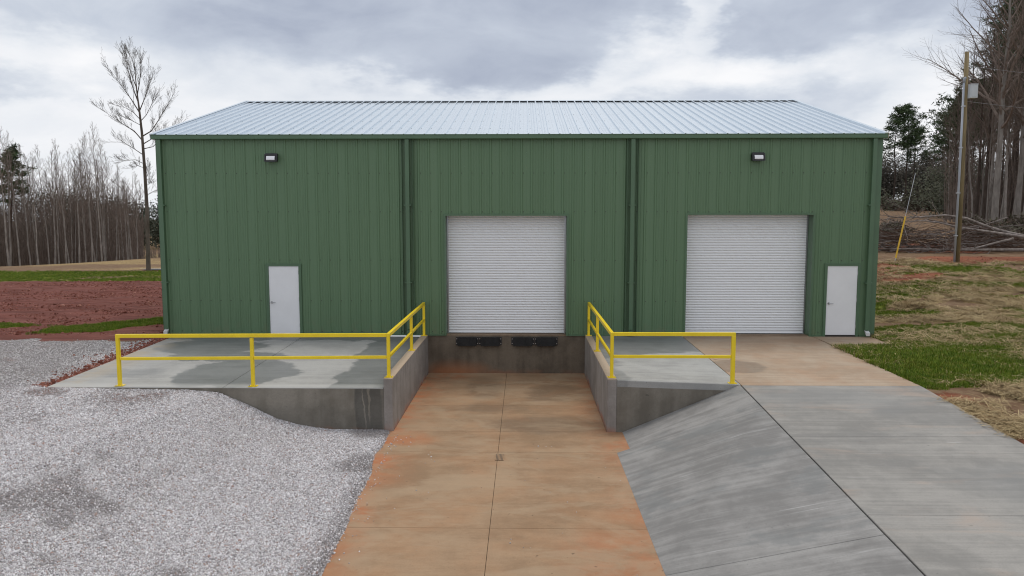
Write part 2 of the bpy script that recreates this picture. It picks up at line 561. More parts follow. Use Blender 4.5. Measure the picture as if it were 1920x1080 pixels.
def Hgt(x, y):
    x = np.asarray(x, float)
    y = np.asarray(y, float)
    fwd = np.clip(-6.06 - y, 0, 60)
    # gravel bank in front of the left apron
    xs = np.interp(x, [-60, -2.55, 60], [-60, -2.55, 60])
    k = 1.0 + 0.055 * np.clip(fwd, 0, 12)
    g = np.interp(-2.6 + (xs + 2.6) / k, GX, GZ)
    g = g - 0.020 * np.clip(fwd, 0, 20) * ss(x, -3, -9)
    left_front = np.where(x < -2.4, np.minimum(np.maximum(g, -1.14), ZP + np.clip((edge_x(y) - x) * 0.35, -0.25, 5.0)), g)
    base = np.where(y < -5.93, left_front, 0.0)
    sidel = -0.055 - 0.0285 * np.clip(-y, 0, 6.06)
    base = np.where((y >= -5.93) & (x < -2.4) & (y < 0), sidel, base)
    base = np.where((y >= 0) & (x < 0), -0.06, base)
    # blend far-left gravel
    blend = ss(x, -11.0, -13.5)
    base = np.where((y < 0) & (x < -10.4), base * (1 - blend) + (-0.10 - 0.02 * np.clip(-y, 0, 20)) * blend, base)
    # right lawn
    rl = np.where(y < 0, drive_z(np.minimum(y, 0)) * (1 - 0.35 * ss(x, 9, 20)) - 0.035, -0.035)
    rise = 1.47 * ss(y - 0.10 * (x - 20), -3, 18) ** 1.15 + 0.055 * np.clip(y - 15, 0, 30) + 0.016 * np.clip(y - 45, 0, 60)
    rise = rise + 2.6 * ss(y, 80, 112)
    rr = rl + rise * ss(x, 6, 17)
    base = np.where(x > 2.4, rr, base)
    # behind / left the land drops towards the wood
    base = base - 0.052 * np.clip(y - 28, 0, 60) * ss(x, -33, -50) - 0.012 * np.clip(y - 28, 0, 60) * ss(x, 0, -25)
    # relief
    far = ss(np.hypot(x, y), 200, 700)
    base = base + far * 8 * (vnoise(x, y, 0.004, 5) - 0.4)
    rough = 0.05 + 0.03 * ss(np.abs(x), 12, 30)
    base = base + rough * (vnoise(x, y, 0.8, 3, 3) - 0.5) * ss(np.maximum(np.abs(x) - 8.8, np.maximum(-6.06 - y, 0)), 0.0, 1.2)
    fur = ss(x, -10.9, -12.5) * ss(y, 1.0, 3.0) * ss(y, 20, 17)
    base = base + fur * (0.22 * (vnoise(x * 0.35, y * 1.1, 1.0, 101, 3) - 0.5) + 0.10 * (vnoise(x, y, 2.2, 102, 2) - 0.5))
    return base


def in_hole(x, y, e=0.0):
    a = (x > -10.40 + e) & (x < 8.87 - e) & (y > -6.06 + e) & (y < 15.2)
    b = (x > -2.42 + e) & (x < 8.87 - e) & (y <= -6.06 + e)
    d = (x > 8.7) & (x < 10.62) & (y > -1.46 + e) & (y < 0.2)
    a = a | d
    c = (x > -10.6) & (x < 10.6) & (y > 0.12) & (y < 15.2)
    return a | b | c


def weights(x, y):
    """grass, straw, clay, gravel"""
    n1 = vnoise(x, y, 0.45, 21, 4)
    n2 = vnoise(x, y, 1.3, 22, 3)
    ny = vnoise(x * 0.5, y * 1.6, 0.5, 23, 4)
    # gravel: near left
    far_edge = -0.75 + 1.3 * (n2 - 0.5) - 0.06 * (x + 12)
    gravel = ss(far_edge - y, -0.25, 0.25) * (x < 0) * ss(y - (-60), -1, 1)
    left = ss(x, 0.5, -0.5)
    # left: red field from y 2 to 19
    tilt = 0.03 * (x + 20)
    dirt_l = ss(y + 1.6 * (n1 - 0.5), -1.6, -0.4) * ss(y + 1.2 * (n2 - .5) - 0.10 * (x + 30), 20.2, 18.6)
    strip = ss(y - 0.05 * (x + 30), 18.6, 19.6) * ss(y - 0.02 * (x + 30), 27.5, 26.2)
    brownp = ss(vnoise(x * 0.35, y, 0.5, 31, 3), 0.5, 0.62) * ss(x, -30, -24) * ss(y, 25, 22)
    grass_l = strip * (1 - 0.8 * brownp)
    q = ss(x, -17.8, -13.2)
    lobe = np.exp(-(((x + 13.2) / 2.1) ** 2 + ((y - (2.6 + 0.9 * (x + 13.2))) / 1.1) ** 2)) + np.exp(-(((x + 11.4) / 1.2) ** 2 + ((y - 5.2) / 1.0) ** 2)) + np.exp(-(((x + 11.5) / 2.0) ** 2 + ((y - 9.5) / 0.8) ** 2)) \
        + 0.8 * np.exp(-(((x + 17.6) / 2.2) ** 2 + ((y - 1.9) / 0.55) ** 2)) + 0.8 * np.exp(-(((x + 13.8) / 0.9) ** 2 + ((y - 1.2) / 0.5) ** 2))
    grass_l = np.maximum(grass_l, ss(lobe * (0.35 + 1.3 * vnoise(x, y * 1.5, 0.8, 33, 4)) * (1.2 - gravel), 0.42, 0.68))
    straw_l = ss(y - 0.02 * (x + 30), 26.6, 28.0) * (0.05 + 0.5 * ss(vnoise(x * 0.25, y, 0.4, 35, 4), 0.35, 0.65))
    # right
    r = ss(x, 8.0, 8.6)
    near = ss(y + 1.5 * (n1 - .5), -6.6, -5.3) * ss(y + 1.4 * (n1 - .5) - 0.12 * (x - 9), 2.6, -0.6) * ss(x - 0.8 * (y + 6.0), 17.5, 10.0)
    near = np.maximum(near, 0.95 * np.exp(-(((x - 10.2) / 1.9) ** 2 + ((y + 3.6) / 1.8) ** 2)))
    patch = ss(ny, 0.41, 0.54) * ss(y, -5.5, -3.0)
    gp = 1.2 * np.exp(-(((x - 20.6) / 2.6) ** 2 + ((y - 12.6) / 1.3) ** 2))
    grass_r = np.maximum(np.maximum(ss(near * (0.55 + 0.9 * n2), 0.28, 0.55), 0.95 * patch * ss(y, 16, 9)), ss(gp * (0.6 + n2), 0.45, 0.7))
    redr = 1.25 * np.exp(-(((x - 16.3) / 3.2) ** 2 + ((y - 12.2) / 2.8) ** 2)) + 1.3 * np.exp(-(((x - 21.8) / 1.1) ** 2 + ((y - 15.2) / 0.9) ** 2)) + 1.0 * np.exp(-(((x - 25) / 4) ** 2 + ((y - 16.0) / 0.9) ** 2)) \
        + 0.75 * np.exp(-(((x - 15.0) / 1.6) ** 2 + ((y - 0.6) / 0.5) ** 2)) + 0.8 * np.exp(-(((x - 23.5) / 5.5) ** 2 + ((y - 21.5) / 4.0) ** 2))
    edge = ss(x - 0.05 * n2, 10.4, 8.9) * ss(y + 1.0 * (n1 - .5), -5.6, -6.8)
    dirt_r = np.clip(ss(redr * (0.5 + n1), 0.34, 0.62) + edge * ss(n2, 0.25, 0.55) * 0.85, 0, 1) * (1 - 0.9 * grass_r)
    straw_r = 0.25 * ss(y, 40, 90) + ss(vnoise(x * 0.8, y * 1.5, 0.7, 44, 4), 0.36, 0.58) * ss(y + 1.5 * (n1 - 0.5), 16.4, 14.4)
    grass = np.where(x < 0, grass_l, grass_r * r)
    straw = np.where(x < 0, straw_l, np.clip(straw_r, 0, 1))
    clay = np.where(x < 0, np.maximum(dirt_l * (1 - grass_l), 0), dirt_r)
    return grass * (1 - gravel), straw * (1 - gravel), clay * (1 - gravel), gravel


def mat_ground():
    m, g = mat('grass_clay_and_gravel_ground')
    p = g.pos()
    x, y, z = g.xyz(p)
    at = lambda nm: g.n('ShaderNodeAttribute', attribute_name=nm).outputs['Fac']
    gr, stw, cl, gv = at('grass'), at('straw'), at('clay'), at('gravel')
    n1 = g.noise(p, 2.2, 7, 0.65)
    n2 = g.noise(p, 9, 5, 0.65)
    n3 = g.noise(p, 40, 4, 0.6)
    base = g.mix(g.step(n1, 0.3, 0.7), (0.15, 0.085, 0.05), (0.24, 0.165, 0.10))
    base = g.mix(g.mul(g.step(n3, 0.3, 0.7), 0.5), base, (0.10, 0.06, 0.035))
    fib = g.noise(g.vm('MULTIPLY', p, (14, 30, 14)), 1.0, 5, 0.7, 1.5)
    stv = g.noise(g.vm('MULTIPLY', p, (0.25, 0.8, 1.0)), 1.0, 6, 0.7, 0.5)
    stc = g.mix(g.step(fib, 0.32, 0.66), (0.22, 0.15, 0.062), (0.47, 0.35, 0.155))
    stc = g.mix(g.mul(g.step(stv, 0.42, 0.62), 0.6), stc, (0.17, 0.115, 0.06))
    c = g.mix(g.step(g.add(stw, g.mul(g.m('SUBTRACT', n2, 0.5), 1.1)), 0.35, 0.65), base, stc)
    # clay with tracks and clods
    tr = g.noise(g.vm('MULTIPLY', p, (0.35, 2.4, 1.0)), 1.0, 6, 0.65, 0.6)
    clc = g.mix(g.step(tr, 0.34, 0.66), (0.110, 0.039, 0.030), (0.20, 0.076, 0.060))
    pale = g.mul(g.step(g.noise(g.vm('MULTIPLY', p, (0.5, 2.0, 1.0)), 1.0, 6, 0.7, 0.3), 0.58, 0.72), 0.7)
    clc = g.mix(pale, clc, (0.36, 0.195, 0.15))
    clc = g.mix(g.step(x, 5.0, 9.0, 0.0, 0.75), clc, g.mix(g.step(tr, 0.34, 0.66), (0.15, 0.050, 0.022), (0.29, 0.105, 0.05)))
    clc = g.mix(g.mul(g.step(n3, 0.40, 0.75), 0.55), clc, (0.09, 0.03, 0.022))
    c = g.mix(g.step(g.add(cl, g.mul(g.m('SUBTRACT', n2, 0.5), 0.8)), 0.35, 0.65), c, clc)
    grc = g.mix(g.step(n2, 0.3, 0.7), (0.075, 0.105, 0.011), (0.18, 0.20, 0.027))
    c = g.mix(g.step(g.add(gr, g.mul(g.m('SUBTRACT', n2, 0.5), 0.9)), 0.38, 0.66), c, grc)
    # gravel: crushed pale stone with clay showing through
    vo = g.n('ShaderNodeTexVoronoi', {'Vector': p, 'Scale': 34.0, 'Randomness': 1.0})
    hv = g.n('ShaderNodeSeparateColor', {0: vo.outputs['Color']}).outputs[0]
    gvc = g.mix(hv, (0.28, 0.265, 0.26), (0.64, 0.62, 0.625))
    gvc = g.mix(g.step(vo.outputs['Distance'], 0.35, 0.85, 0.0, 0.6), gvc, (0.15, 0.125, 0.11))
    dn = g.step(g.noise(p, 0.55, 5, 0.6, 0.4), 0.44, 0.66)
    gvc = g.mix(g.mul(dn, 0.35), gvc, (0.17, 0.15, 0.14))
    rd = g.step(g.noise(g.vm('ADD', p, (4.0, 8.0, 0.0)), 0.9, 6, 0.65, 0.5), 0.60, 0.72)
    gvc = g.mix(g.mul(rd, 0.45), gvc, (0.26, 0.12, 0.08))
    c = g.mix(g.step(g.add(gv, g.mul(g.m('SUBTRACT', n2, 0.5), 0.5)), 0.4, 0.6), c, gvc)
    h = g.add(g.mul(n2, 0.6), g.add(g.mul(n3, 0.4), g.mul(g.mul(tr, cl), 1.5)))
    h = g.add(h, g.mul(gv, g.mul(g.m('SUBTRACT', 1.0, vo.outputs['Distance']), 0.5)))
    g.bsdf(c, 0.92, 0.0, g.bump(h, 0.7, 0.05), 0.15)
    return m


M['ground'] = mat_ground()


def build_ground():
    def lines(lo, hi, a, b, step):
        L = list(np.arange(a, b + 1e-6, step))
        s, v = step, b
        while v < hi:
            s *= 1.22
            v += s
            L.append(v)
        s, v = step, a
        while v > lo:
            s *= 1.22
            v -= s
            L.insert(0, v)
        return np.array(L)
    xs = lines(-900, 900, -30, 26, 0.2)
    ys = lines(-60, 1600, -15, 20, 0.2)
    X, Y = np.meshgrid(xs, ys)
    Z = Hgt(X, Y)
    hole = in_hole(X, Y, 0.16)
    gr, st, cl, gv = weights(X, Y)
    nx, ny = len(xs), len(ys)
    idx = np.arange(nx * ny).reshape(ny, nx)
    quads = np.stack([idx[:-1, :-1], idx[:-1, 1:], idx[1:, 1:], idx[1:, :-1]], -1).reshape(-1, 4)
    hv = hole.ravel()
    allhole = hv[quads].all(1)
    Z = np.where(hole, np.minimum(Z, 0) - 1.3, Z)
    V = np.stack([X, Y, Z], -1).reshape(-1, 3)
    fgv, fcl, fgr = (a.ravel()[quads].mean(1) for a in (gv, cl, gr))
    cx = V[quads][:, :, 0].mean(1); cy = V[quads][:, :, 1].mean(1)
    cls = np.zeros(len(quads), int)
    cls[(cx < 0) & (cy > 0) & (cy < 20) & (cx > -60)] = 2
    cls[(cx > 8) & (cy > -30) & (cy < 17) & (cx < 45)] = 3
    cls[fgv > 0.5] = 1
    cls[allhole] = -1
    for k, nm in ((0, 'ground'), (1, 'gravel_lot'), (2, 'clay_field'), (3, 'lawn')):
        q = quads[cls == k]
        used, inv = np.unique(q, return_inverse=True)
        me = bpy.data.meshes.new(nm)
        me.from_pydata(V[used].tolist(), [], inv.reshape(-1, 4).tolist())
        for an, arr in (('grass', gr), ('straw', st), ('clay', cl), ('gravel', gv)):
            a = me.attributes.new(an, 'FLOAT', 'POINT')
            a.data.foreach_set('value', arr.ravel()[used].astype(np.float32))
        me.polygons.foreach_set('use_smooth', [True] * len(q))
        me.materials.append(M['ground'])
        tag(put(nm, me), kind='structure')


build_ground()

# ------------------------------------------------------------------ concrete: ramp, aprons, driveway, slope
def slab_piece(name, parent, corners, thick, material, gap=0.006):
    """corners: four (x, y, z) top points, anticlockwise; one cast slab with slightly eased edges"""
    c = [Vector(p) for p in corners]
    ctr = sum(c, Vector()) / 4
    mb = MB()
    ins = []
    for i, p in enumerate(c):
        d = ctr - p
        q = p + Vector((math.copysign(gap, d.x), math.copysign(gap, d.y), 0))
        ins.append(q)
    e = gap * 1.5
    top = [q + Vector((math.copysign(e, (ctr - q).x), math.copysign(e, (ctr - q).y), 0)) for q in ins]
    low = [q - Vector((0, 0, 0.008)) for q in ins]
    bot = [q - Vector((0, 0, thick)) for q in ins]
    mb.poly(top)
    for A, B in ((top, low), (low, bot)):
        for i in range(4):
            j = (i + 1) % 4
            mb.poly([A[i], B[i], B[j], A[j]])
    return mb.build(name, material, parent)


def sub_base(name, corners, z_drop, material):
    mb = MB()
    mb.hexa([Vector(p) - Vector((0, 0, z_drop + 0.3)) for p in corners] + [Vector(p) - Vector((0, 0, z_drop)) for p in corners])
    return tag(mb.build(name, material), kind='structure')


def quadgrid(name, base, xs, ys, zf, thick, material, piece='slab', gap=0.006):
    for i in range(len(xs) - 1):
        for j in range(len(ys) - 1):
            x0, x1, y0, y1 = xs[i], xs[i + 1], ys[j], ys[j + 1]
            slab_piece(piece, base, [(x0, y0, zf(x0, y0)), (x1, y0, zf(x1, y0)), (x1, y1, zf(x1, y1)), (x0, y1, zf(x0, y1))], thick, material, gap)


# sunken ramp
ramp = sub_base('truck_ramp', [(-2.66, -5.9, ZP), (2.06, -5.9, ZP), (2.06, 0.0, ZP), (-2.66, 0.0, ZP)], 0.02, M['dark'])
zr = lambda x, y: ZP + 0.02 * (1 - min(1, -y / 6)) - 0.0
quadgrid('truck_ramp', ramp, [-2.668, -0.29, 2.068], [-6.06, -3.82, 0.0], lambda x, y: zr(x, y), 0.15, M['pit'], gap=0.0022)
quadgrid('truck_ramp', ramp, [-3.4, -0.29, 2.45], [-7.5, -6.06], lambda x, y: ZP, 0.15, M['pit'], gap=0.0022)
quadgrid('truck_ramp', ramp, [-3.4, -0.29, 2.12], [-26.0, -18.5, -14.8, -11.15, -7.5], lambda x, y: ZP, 0.15, M['pit'], gap=0.0022)
mb = MB(); mb.box(-3.3, 2.3, -26, -5.92, ZP - 0.3, ZP - 0.025)
mb.build('joint_bed', M['dark'], ramp)

# left apron
zl = lambda x, y: -0.03 - 0.0285 * (-y)
apl = sub_base('loading_apron', [(-10.3, -5.95, -0.2), (-2.9, -5.95, -0.2), (-2.9, 0.0, -0.03), (-10.3, 0.0, -0.03)], 0.02, M['dark'])
quadgrid('loading_apron', apl, [-10.4, -6.45, -2.874], [-6.06, 0.004], zl, 0.14, M['apl'])
# right apron: grey part and tan part
zrr = lambda x, y: 0.0 + (y / 6.1) * (0.012 + 0.085 * (x - 2.27) / 2.73 if x < 5.1 else 0.098)
apr = sub_base('door_apron', [(2.3, -5.95, -0.1), (8.7, -5.95, -0.1), (8.7, 0.0, 0.0), (2.3, 0.0, 0.0)], 0.12, M['dark'])
quadgrid('door_apron', apr, [2.274, 4.99], [-6.06, 0.004], zrr, 0.14, M['apr'])
quadgrid('door_apron', apr, [4.99, 8.88], [-6.10, 0.004], zrr, 0.14, M['tan'])
slab_piece('slab', apr, [(8.89, -1.45, -0.003), (10.5, -1.5, -0.008), (10.66, 0.0, 0.0), (8.89, 0.0, 0.0)], 0.14, M['tan'])
# driveway
zd = lambda x, y: float(drive_z(y))
drv = sub_base('driveway', [(5.05, -30, zd(0, -30)), (8.8, -30, zd(0, -30)), (8.8, -6.12, -0.1), (5.05, -6.12, -0.1)], 0.02, M['dark'])
quadgrid('driveway', drv, [4.985, 8.88], [-30.0, -24.0, -20.0, -16.0, -12.05, -9.1, -6.10], zd, 0.14, M['drive'])
# slope between driveway and ramp
def zs(x, y):
    zt, zb = zd(0, y), ZP + 0.004
    return zt + (zb - zt) * (4.96 - x) / (4.96 - 2.10)
slp = sub_base('concrete_slope', [(2.6, -30, -2.6), (4.9, -30, zd(0, -30) - 0.4), (4.9, -7.0, -0.3), (2.6, -7.0, ZP - 0.1)], 0.15, M['dark'])
ysl = [-30.0, -24.0, -20.0, -16.2, -12.6, -7.5, -6.07]
for j in range(len(ysl) - 1):
    y0, y1 = ysl[j], ysl[j + 1]
    xl0 = 2.10 if j < 5 else 2.40
    slab_piece('slab', slp, [(xl0, y0, ZP + 0.004), (4.965, y0, zs(4.965, y0)), (4.965, y1, zs(4.965, y1)), (xl0, y1, ZP + 0.004)], 0.14, M['slope'], 0.004)
# floor of the building
mb = MB(); mb.box(-10.55, 10.55, 0.012, 15.1, -0.006, 0.018)
tag(mb.build('floor_slab', M['sill']), kind='structure')

# ------------------------------------------------------------------ retaining walls
def wall_box(name, label, x0, x1, y0, y1, z0, z1, material, bevel=0.012):
    mb = MB(); mb.box(x0, x1, y0, y1, z0, z1)
    return tag(mb.build(name, material, bevel=bevel), label, 'retaining wall')


wall_box('retaining_wall', 'low grey concrete side wall on the left of the sunken truck ramp', -2.87, -2.67, -6.06, 0.008, -1.6, 0.02, M['side'])
wall_box('retaining_wall', 'low grey concrete side wall on the right of the sunken truck ramp', 2.07, 2.27, -6.06, 0.008, -1.6, 0.03, M['side'])
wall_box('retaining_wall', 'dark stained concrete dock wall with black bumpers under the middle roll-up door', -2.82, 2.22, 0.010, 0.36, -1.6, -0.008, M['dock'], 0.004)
mb = MB()
mb.hexa([(-10.38, -6.055, -1.7), (-2.872, -6.055, -1.7), (-2.872, -5.85, -1.7), (-10.38, -5.85, -1.7), (-10.38, -6.055, -0.215), (-2.872, -6.055, -0.215), (-2.872, -5.85, -0.215), (-10.38, -5.85, -0.215)])
tag(mb.build('retaining_wall', M['fl']), 'damp grey front wall of the left apron, half buried by white gravel', 'retaining wall')
mb = MB()
mb.hexa([(2.272, -6.052, -1.7), (4.95, -6.052, -1.7), (4.95, -5.85, -1.7), (2.272, -5.85, -1.7), (2.272, -6.052, -0.022), (4.95, -6.052, -0.108), (4.95, -5.85, -0.108), (2.272, -5.85, -0.022)])
tag(mb.build('retaining_wall', M['fr']), 'brownish triangular front wall above the sloping grey concrete', 'retaining wall')

# ------------------------------------------------------------------ metal building
W2 = 10.67
EAVE = 5.98
SL = 0.279
RIDGE_Y = 7.55
bld = tag(empty('metal_building', (0, 0, 0)), 'large green metal warehouse with galvanised roof, two roll-up doors and two white doors', 'warehouse')

OPEN = [(-2.11, 1.50, 0.0, 3.60), (5.07, 8.77, 0.0, 3.63), (-7.50, -6.50, -0.1, 2.14), (9.20, 10.19, -0.1, 2.165)]


def rib_profile(w, hgt=0.027, foot=0.042):
    pts = [(0.0, 0.0)]
    for k in range(3):
        c = 0.1524 + 0.3048 * k
        pts += [(c - foot, 0), (c - 0.018, hgt), (c + 0.018, hgt), (c + foot, 0)]
        if k < 2:
            for mm in (c + 0.115, c + 0.19):
                pts += [(mm - 0.016, 0), (mm - 0.006, 0.008), (mm + 0.006, 0.008), (mm + 0.016, 0)]
    pts.append((0.9144, 0))
    out = [p for p in pts if p[0] <= w + 1e-6]
    if out[-1][0] < w - 1e-6:
        out.append((w, 0.0))
    return out


def wall_panels(length, tf, topf, openings=(), rot=0.0, origin=(0, 0, 0)):
    R = Matrix.Translation(origin) @ Matrix.Rotation(rot, 4, 'Z')
    n = math.ceil(length / 0.9144 - 1e-6)
    for i in range(n):
        x0 = i * 0.9144
        w = min(0.9144, length - x0) - 0.0015
        prof = [(x0 + a, -b) for a, b in rib_profile(w)]
        cuts = sorted({c for o in openings for c in o[:2] if x0 < c < x0 + w})
        for c in cuts:
            for k in range(len(prof) - 1):
                if prof[k][0] < c < prof[k + 1][0]:
                    t = (c - prof[k][0]) / (prof[k + 1][0] - prof[k][0])
                    yv = prof[k][1] + t * (prof[k + 1][1] - prof[k][1])
                    prof.insert(k + 1, (c, yv))
                    break
        mb = MB()
        for (xa, ya), (xb, yb) in zip(prof[:-1], prof[1:]):
            xm = (xa + xb) / 2
            z0 = 0.0
            for o in openings:
                if o[0] < xm < o[1]:
                    z0 = o[3]
            q = [(xa, ya, z0), (xb, yb, z0), (xb, yb, topf(xb)), (xa, ya, topf(xa))]
            mb.poly([R @ Vector(p) for p in q])
        mb.build('wall_panel', M['green'], bld)


sh = lambda o: (o[0] + W2, o[1] + W2, o[2], o[3])
wall_panels(2 * W2, None, lambda x: EAVE - 0.02, [sh(o) for o in OPEN], 0.0, (-W2, 0, 0))
DEP = 2 * RIDGE_Y
gab = lambda x: EAVE - 0.02 + SL * min(x, DEP - x)
wall_panels(DEP, None, gab, (), -PI / 2, (-W2, DEP, 0))
wall_panels(DEP, None, gab, (), PI / 2, (W2, 0, 0))
wall_panels(2 * W2, None, lambda x: EAVE - 0.02, (), PI, (W2, DEP, 0))

# wall screws: rows along the girts
def screws(parent):
    mb = MB()
    rnd = random.Random(3)
    for zrow in (0.12, 1.05, 2.28, 3.72, 4.86):
        k = 0
        while True:
            x = -W2 + 0.1524 + 0.06 + 0.3048 * k
            k += 1
            if x > W2 - 0.05:
                break
            if any(o[0] - 0.08 < x < o[1] + 0.08 and zrow < o[3] + 0.05 for o in OPEN):
                continue
            mb.box(x - 0.011, x + 0.011, -0.010, 0.0, zrow - 0.011, zrow + 0.011)
    o = mb.build('wall_screws', M['seal'], parent)
    o['kind'] = 'stuff'
screws(bld)

# trims, corner posts, base angle
def part(name, material, boxes, parent=bld, bevel=0.0):
    mb = MB()
    for b in boxes:
        mb.box(*b)
    return mb.build(name, material, parent, bevel=bevel)


for s in (-1, 1):
    a, b = sorted((s * (W2 + 0.035), s * (W2 - 0.13)))
    c, d = sorted((s * (W2 + 0.035), s * (W2 + 0.005)))
    part('corner_trim', M['trim'], [(a, b, -0.040, -0.034, 0.0, EAVE - 0.03), (c, d, -0.034, 0.12, 0.0, EAVE - 0.03)])
seg = []
xs_ = [-W2 + 0.13, -7.56, -6.44, -2.18, 1.57, 5.0, 8.84, 9.14, 10.25, W2 - 0.13]
for a, b in zip(xs_[::2], xs_[1::2]):
    part('base_trim', M['trim'], [(a, b, -0.036, -0.004, -0.002, 0.045)])


def opening_trim(o, recess, name):
    x0, x1, _, z1 = o
    t = 0.055
    return part(name, M['trim'], [(x0 - t, x0, -0.042, recess, 0.0, z1 + t), (x1, x1 + t, -0.042, recess, 0.0, z1 + t), (x0, x1, -0.042, recess, z1, z1 + t)])


for o in OPEN[:2]:
    opening_trim(o, 0.42, 'door_frame')

# gutter
gx = W2 + 0.09
mb = MB()
gy0, gy1, gz0, gz1 = -0.185, -0.046, 5.845, 5.975
mb.box(-gx, gx, gy0, gy0 + 0.006, gz0 + 0.012, gz1)
mb.box(-gx, gx, gy0 + 0.012, gy1, gz0, gz0 + 0.006)
mb.poly([(-gx, gy0, gz0 + 0.012), (gx, gy0, gz0 + 0.012), (gx, gy0 + 0.012, gz0), (-gx, gy0 + 0.012, gz0)])
mb.box(-gx, gx, gy0 - 0.012, gy0, gz1 - 0.016, gz1 + 0.002)
mb.box(-gx, gx, gy1 - 0.006, gy1, gz0 + 0.006, gz1 - 0.02)
for s in (-1, 1):
    a, b = sorted((s * gx, s * (gx + 0.006)))
    mb.box(a, b, gy0, gy1, gz0, gz1)
mb.build('gutter', M['trim'], bld)

# downspouts
def downspout(x, x_bot=None, z_end=0.20):
    part_o = MB()
    w, dpt, yf = 0.060, 0.075, -0.145
    xb = x if x_bot is None else x_bot
    part_o.hexa([(xb - w, yf, z_end), (xb + w, yf, z_end), (xb + w, yf + dpt, z_end), (xb - w, yf + dpt, z_end),
                 (x - w, yf, gz0 - 0.001), (x + w, yf, gz0 - 0.001), (x + w, yf + dpt, gz0 - 0.001), (x - w, yf + dpt, gz0 - 0.001)])
    o = part_o.build('downspout', M['trim'], bld, bevel=0.008)
    mb = MB()
    mb.hexa([(xb - w * 0.95, yf - 0.08, 0.05), (xb + w * 0.95, yf - 0.08, 0.05), (xb + w * 0.95, yf - 0.02, 0.10), (xb - w * 0.95, yf - 0.02, 0.10),
             (xb - w * 0.95, yf - 0.08, 0.14), (xb + w * 0.95, yf - 0.08, 0.14), (xb + w * 0.95, yf + dpt, 0.215), (xb - w * 0.95, yf + dpt, 0.215)])
    mb.build('outlet_elbow', M['white_boot'] if abs(x) > 8 else M['trim'], o)
    for zz in (1.6, 3.9):
        mb = MB()
        mb.box(x - w - 0.05, x + w + 0.05, yf - 0.004, yf - 0.001, zz, zz + 0.03)
        mb.box(x - w - 0.05, x - w - 0.003, yf - 0.001, -0.03, zz, zz + 0.03)
        mb.box(x + w + 0.003, x + w + 0.05, yf - 0.001, -0.03, zz, zz + 0.03)
        mb.build('strap', M['trim'], o)


for x in (-10.57, -3.22, 3.42, 10.44):
    downspout(x)

# thin flanges either side of the inner downspouts, added to shade the gaps dark
for x, s in ((-3.22, -1), (-3.22, 1), (3.42, -1), (3.42, 1)):
    part('gap_shade_flange', M['trim'], [(x + s * 0.165 - 0.004, x + s * 0.165 + 0.004, -0.115, -0.004, 0.05, EAVE - 0.1)])

# roof
def roof_pt(x, u, n, side):
    """u along slope from eave line y=-0.14, n above the sheet"""
    c, s = math.cos(math.atan(SL)), math.sin(math.atan(SL))
    y = -0.16 + u * c - n * s
    z = EAVE + 0.012 - 0.16 * SL + u * s + n * c
    if side:
        y = DEP - y
    return (x, y, z)


ULEN = (RIDGE_Y + 0.16) / math.cos(math.atan(SL))
RX = W2 + 0.10
for side in (0, 1):
    n = math.ceil(2 * RX / 0.9144)
    for i in range(n):
        x0 = -RX + i * 0.9144
        w = min(0.9144, RX - x0) - 0.001
        prof = [(x0 + a, b) for a, b in rib_profile(w, 0.048, 0.029)]
        mb = MB()
        for (xa, na), (xb, nb) in zip(prof[:-1], prof[1:]):
            q = [roof_pt(xa, 0, na, side), roof_pt(xb, 0, nb, side), roof_pt(xb, ULEN, nb, side), roof_pt(xa, ULEN, na, side)]
            q2 = [roof_pt(xa, 0, na - 0.004, side), roof_pt(xb, 0, nb - 0.004, side)]
            mb.poly(q if not side else q[::-1])
            mb.poly([q[0], q2[0], q2[1], q[1]])
        mb.build('roof_panel', M['galv'], bld)
# ridge cap bridging the ribs
mb = MB()
L = RX + 0.03
for side in (0, 1):
    a = [roof_pt(-L, ULEN + 0.005, 0.052, side), roof_pt(L, ULEN + 0.005, 0.052, side), roof_pt(L, ULEN - 0.22, 0.050, side), roof_pt(-L, ULEN - 0.22, 0.050, side)]
    b = [roof_pt(-L, ULEN - 0.22, 0.046, side), roof_pt(L, ULEN - 0.22, 0.046, side)]
    mb.poly(a); mb.poly([a[3], a[2], b[1], b[0]])
mb.build('ridge_cap', M['galv'], bld)
mb = MB()
for side in (0, 1):
    mb.poly([roof_pt(-RX, ULEN - 0.12, -0.01, side), roof_pt(RX, ULEN - 0.12, -0.01, side), roof_pt(RX, ULEN - 0.12, 0.036, side), roof_pt(-RX, ULEN - 0.12, 0.036, side)])
mb.build('ridge_closure', M['black'], bld)
# closure strips showing dark under the eave ribs
for s in (-1, 1):
    for side in (0, 1):
        xa, xb = sorted((s * (RX - 0.09), s * (RX + 0.03)))
        mb = MB()
        mb.hexa([roof_pt(xa, -0.01, 0.036, side), roof_pt(xb, -0.01, 0.036, side), roof_pt(xb, ULEN, 0.036, side), roof_pt(xa, ULEN, 0.036, side),
                 roof_pt(xa, -0.01, 0.060, side), roof_pt(xb, -0.01, 0.060, side), roof_pt(xb, ULEN, 0.060, side), roof_pt(xa, ULEN, 0.060, side)])
        xa, xb = sorted((s * (RX + 0.012), s * (RX + 0.03)))
        mb.hexa([roof_pt(xa, -0.01, -0.11, side), roof_pt(xb, -0.01, -0.11, side), roof_pt(xb, ULEN, -0.11, side), roof_pt(xa, ULEN, -0.11, side),
                 roof_pt(xa, -0.01, 0.0355, side), roof_pt(xb, -0.01, 0.0355, side), roof_pt(xb, ULEN, 0.0355, side), roof_pt(xa, ULEN, 0.0355, side)])
        mb.build('rake_trim', M['galv'], bld)
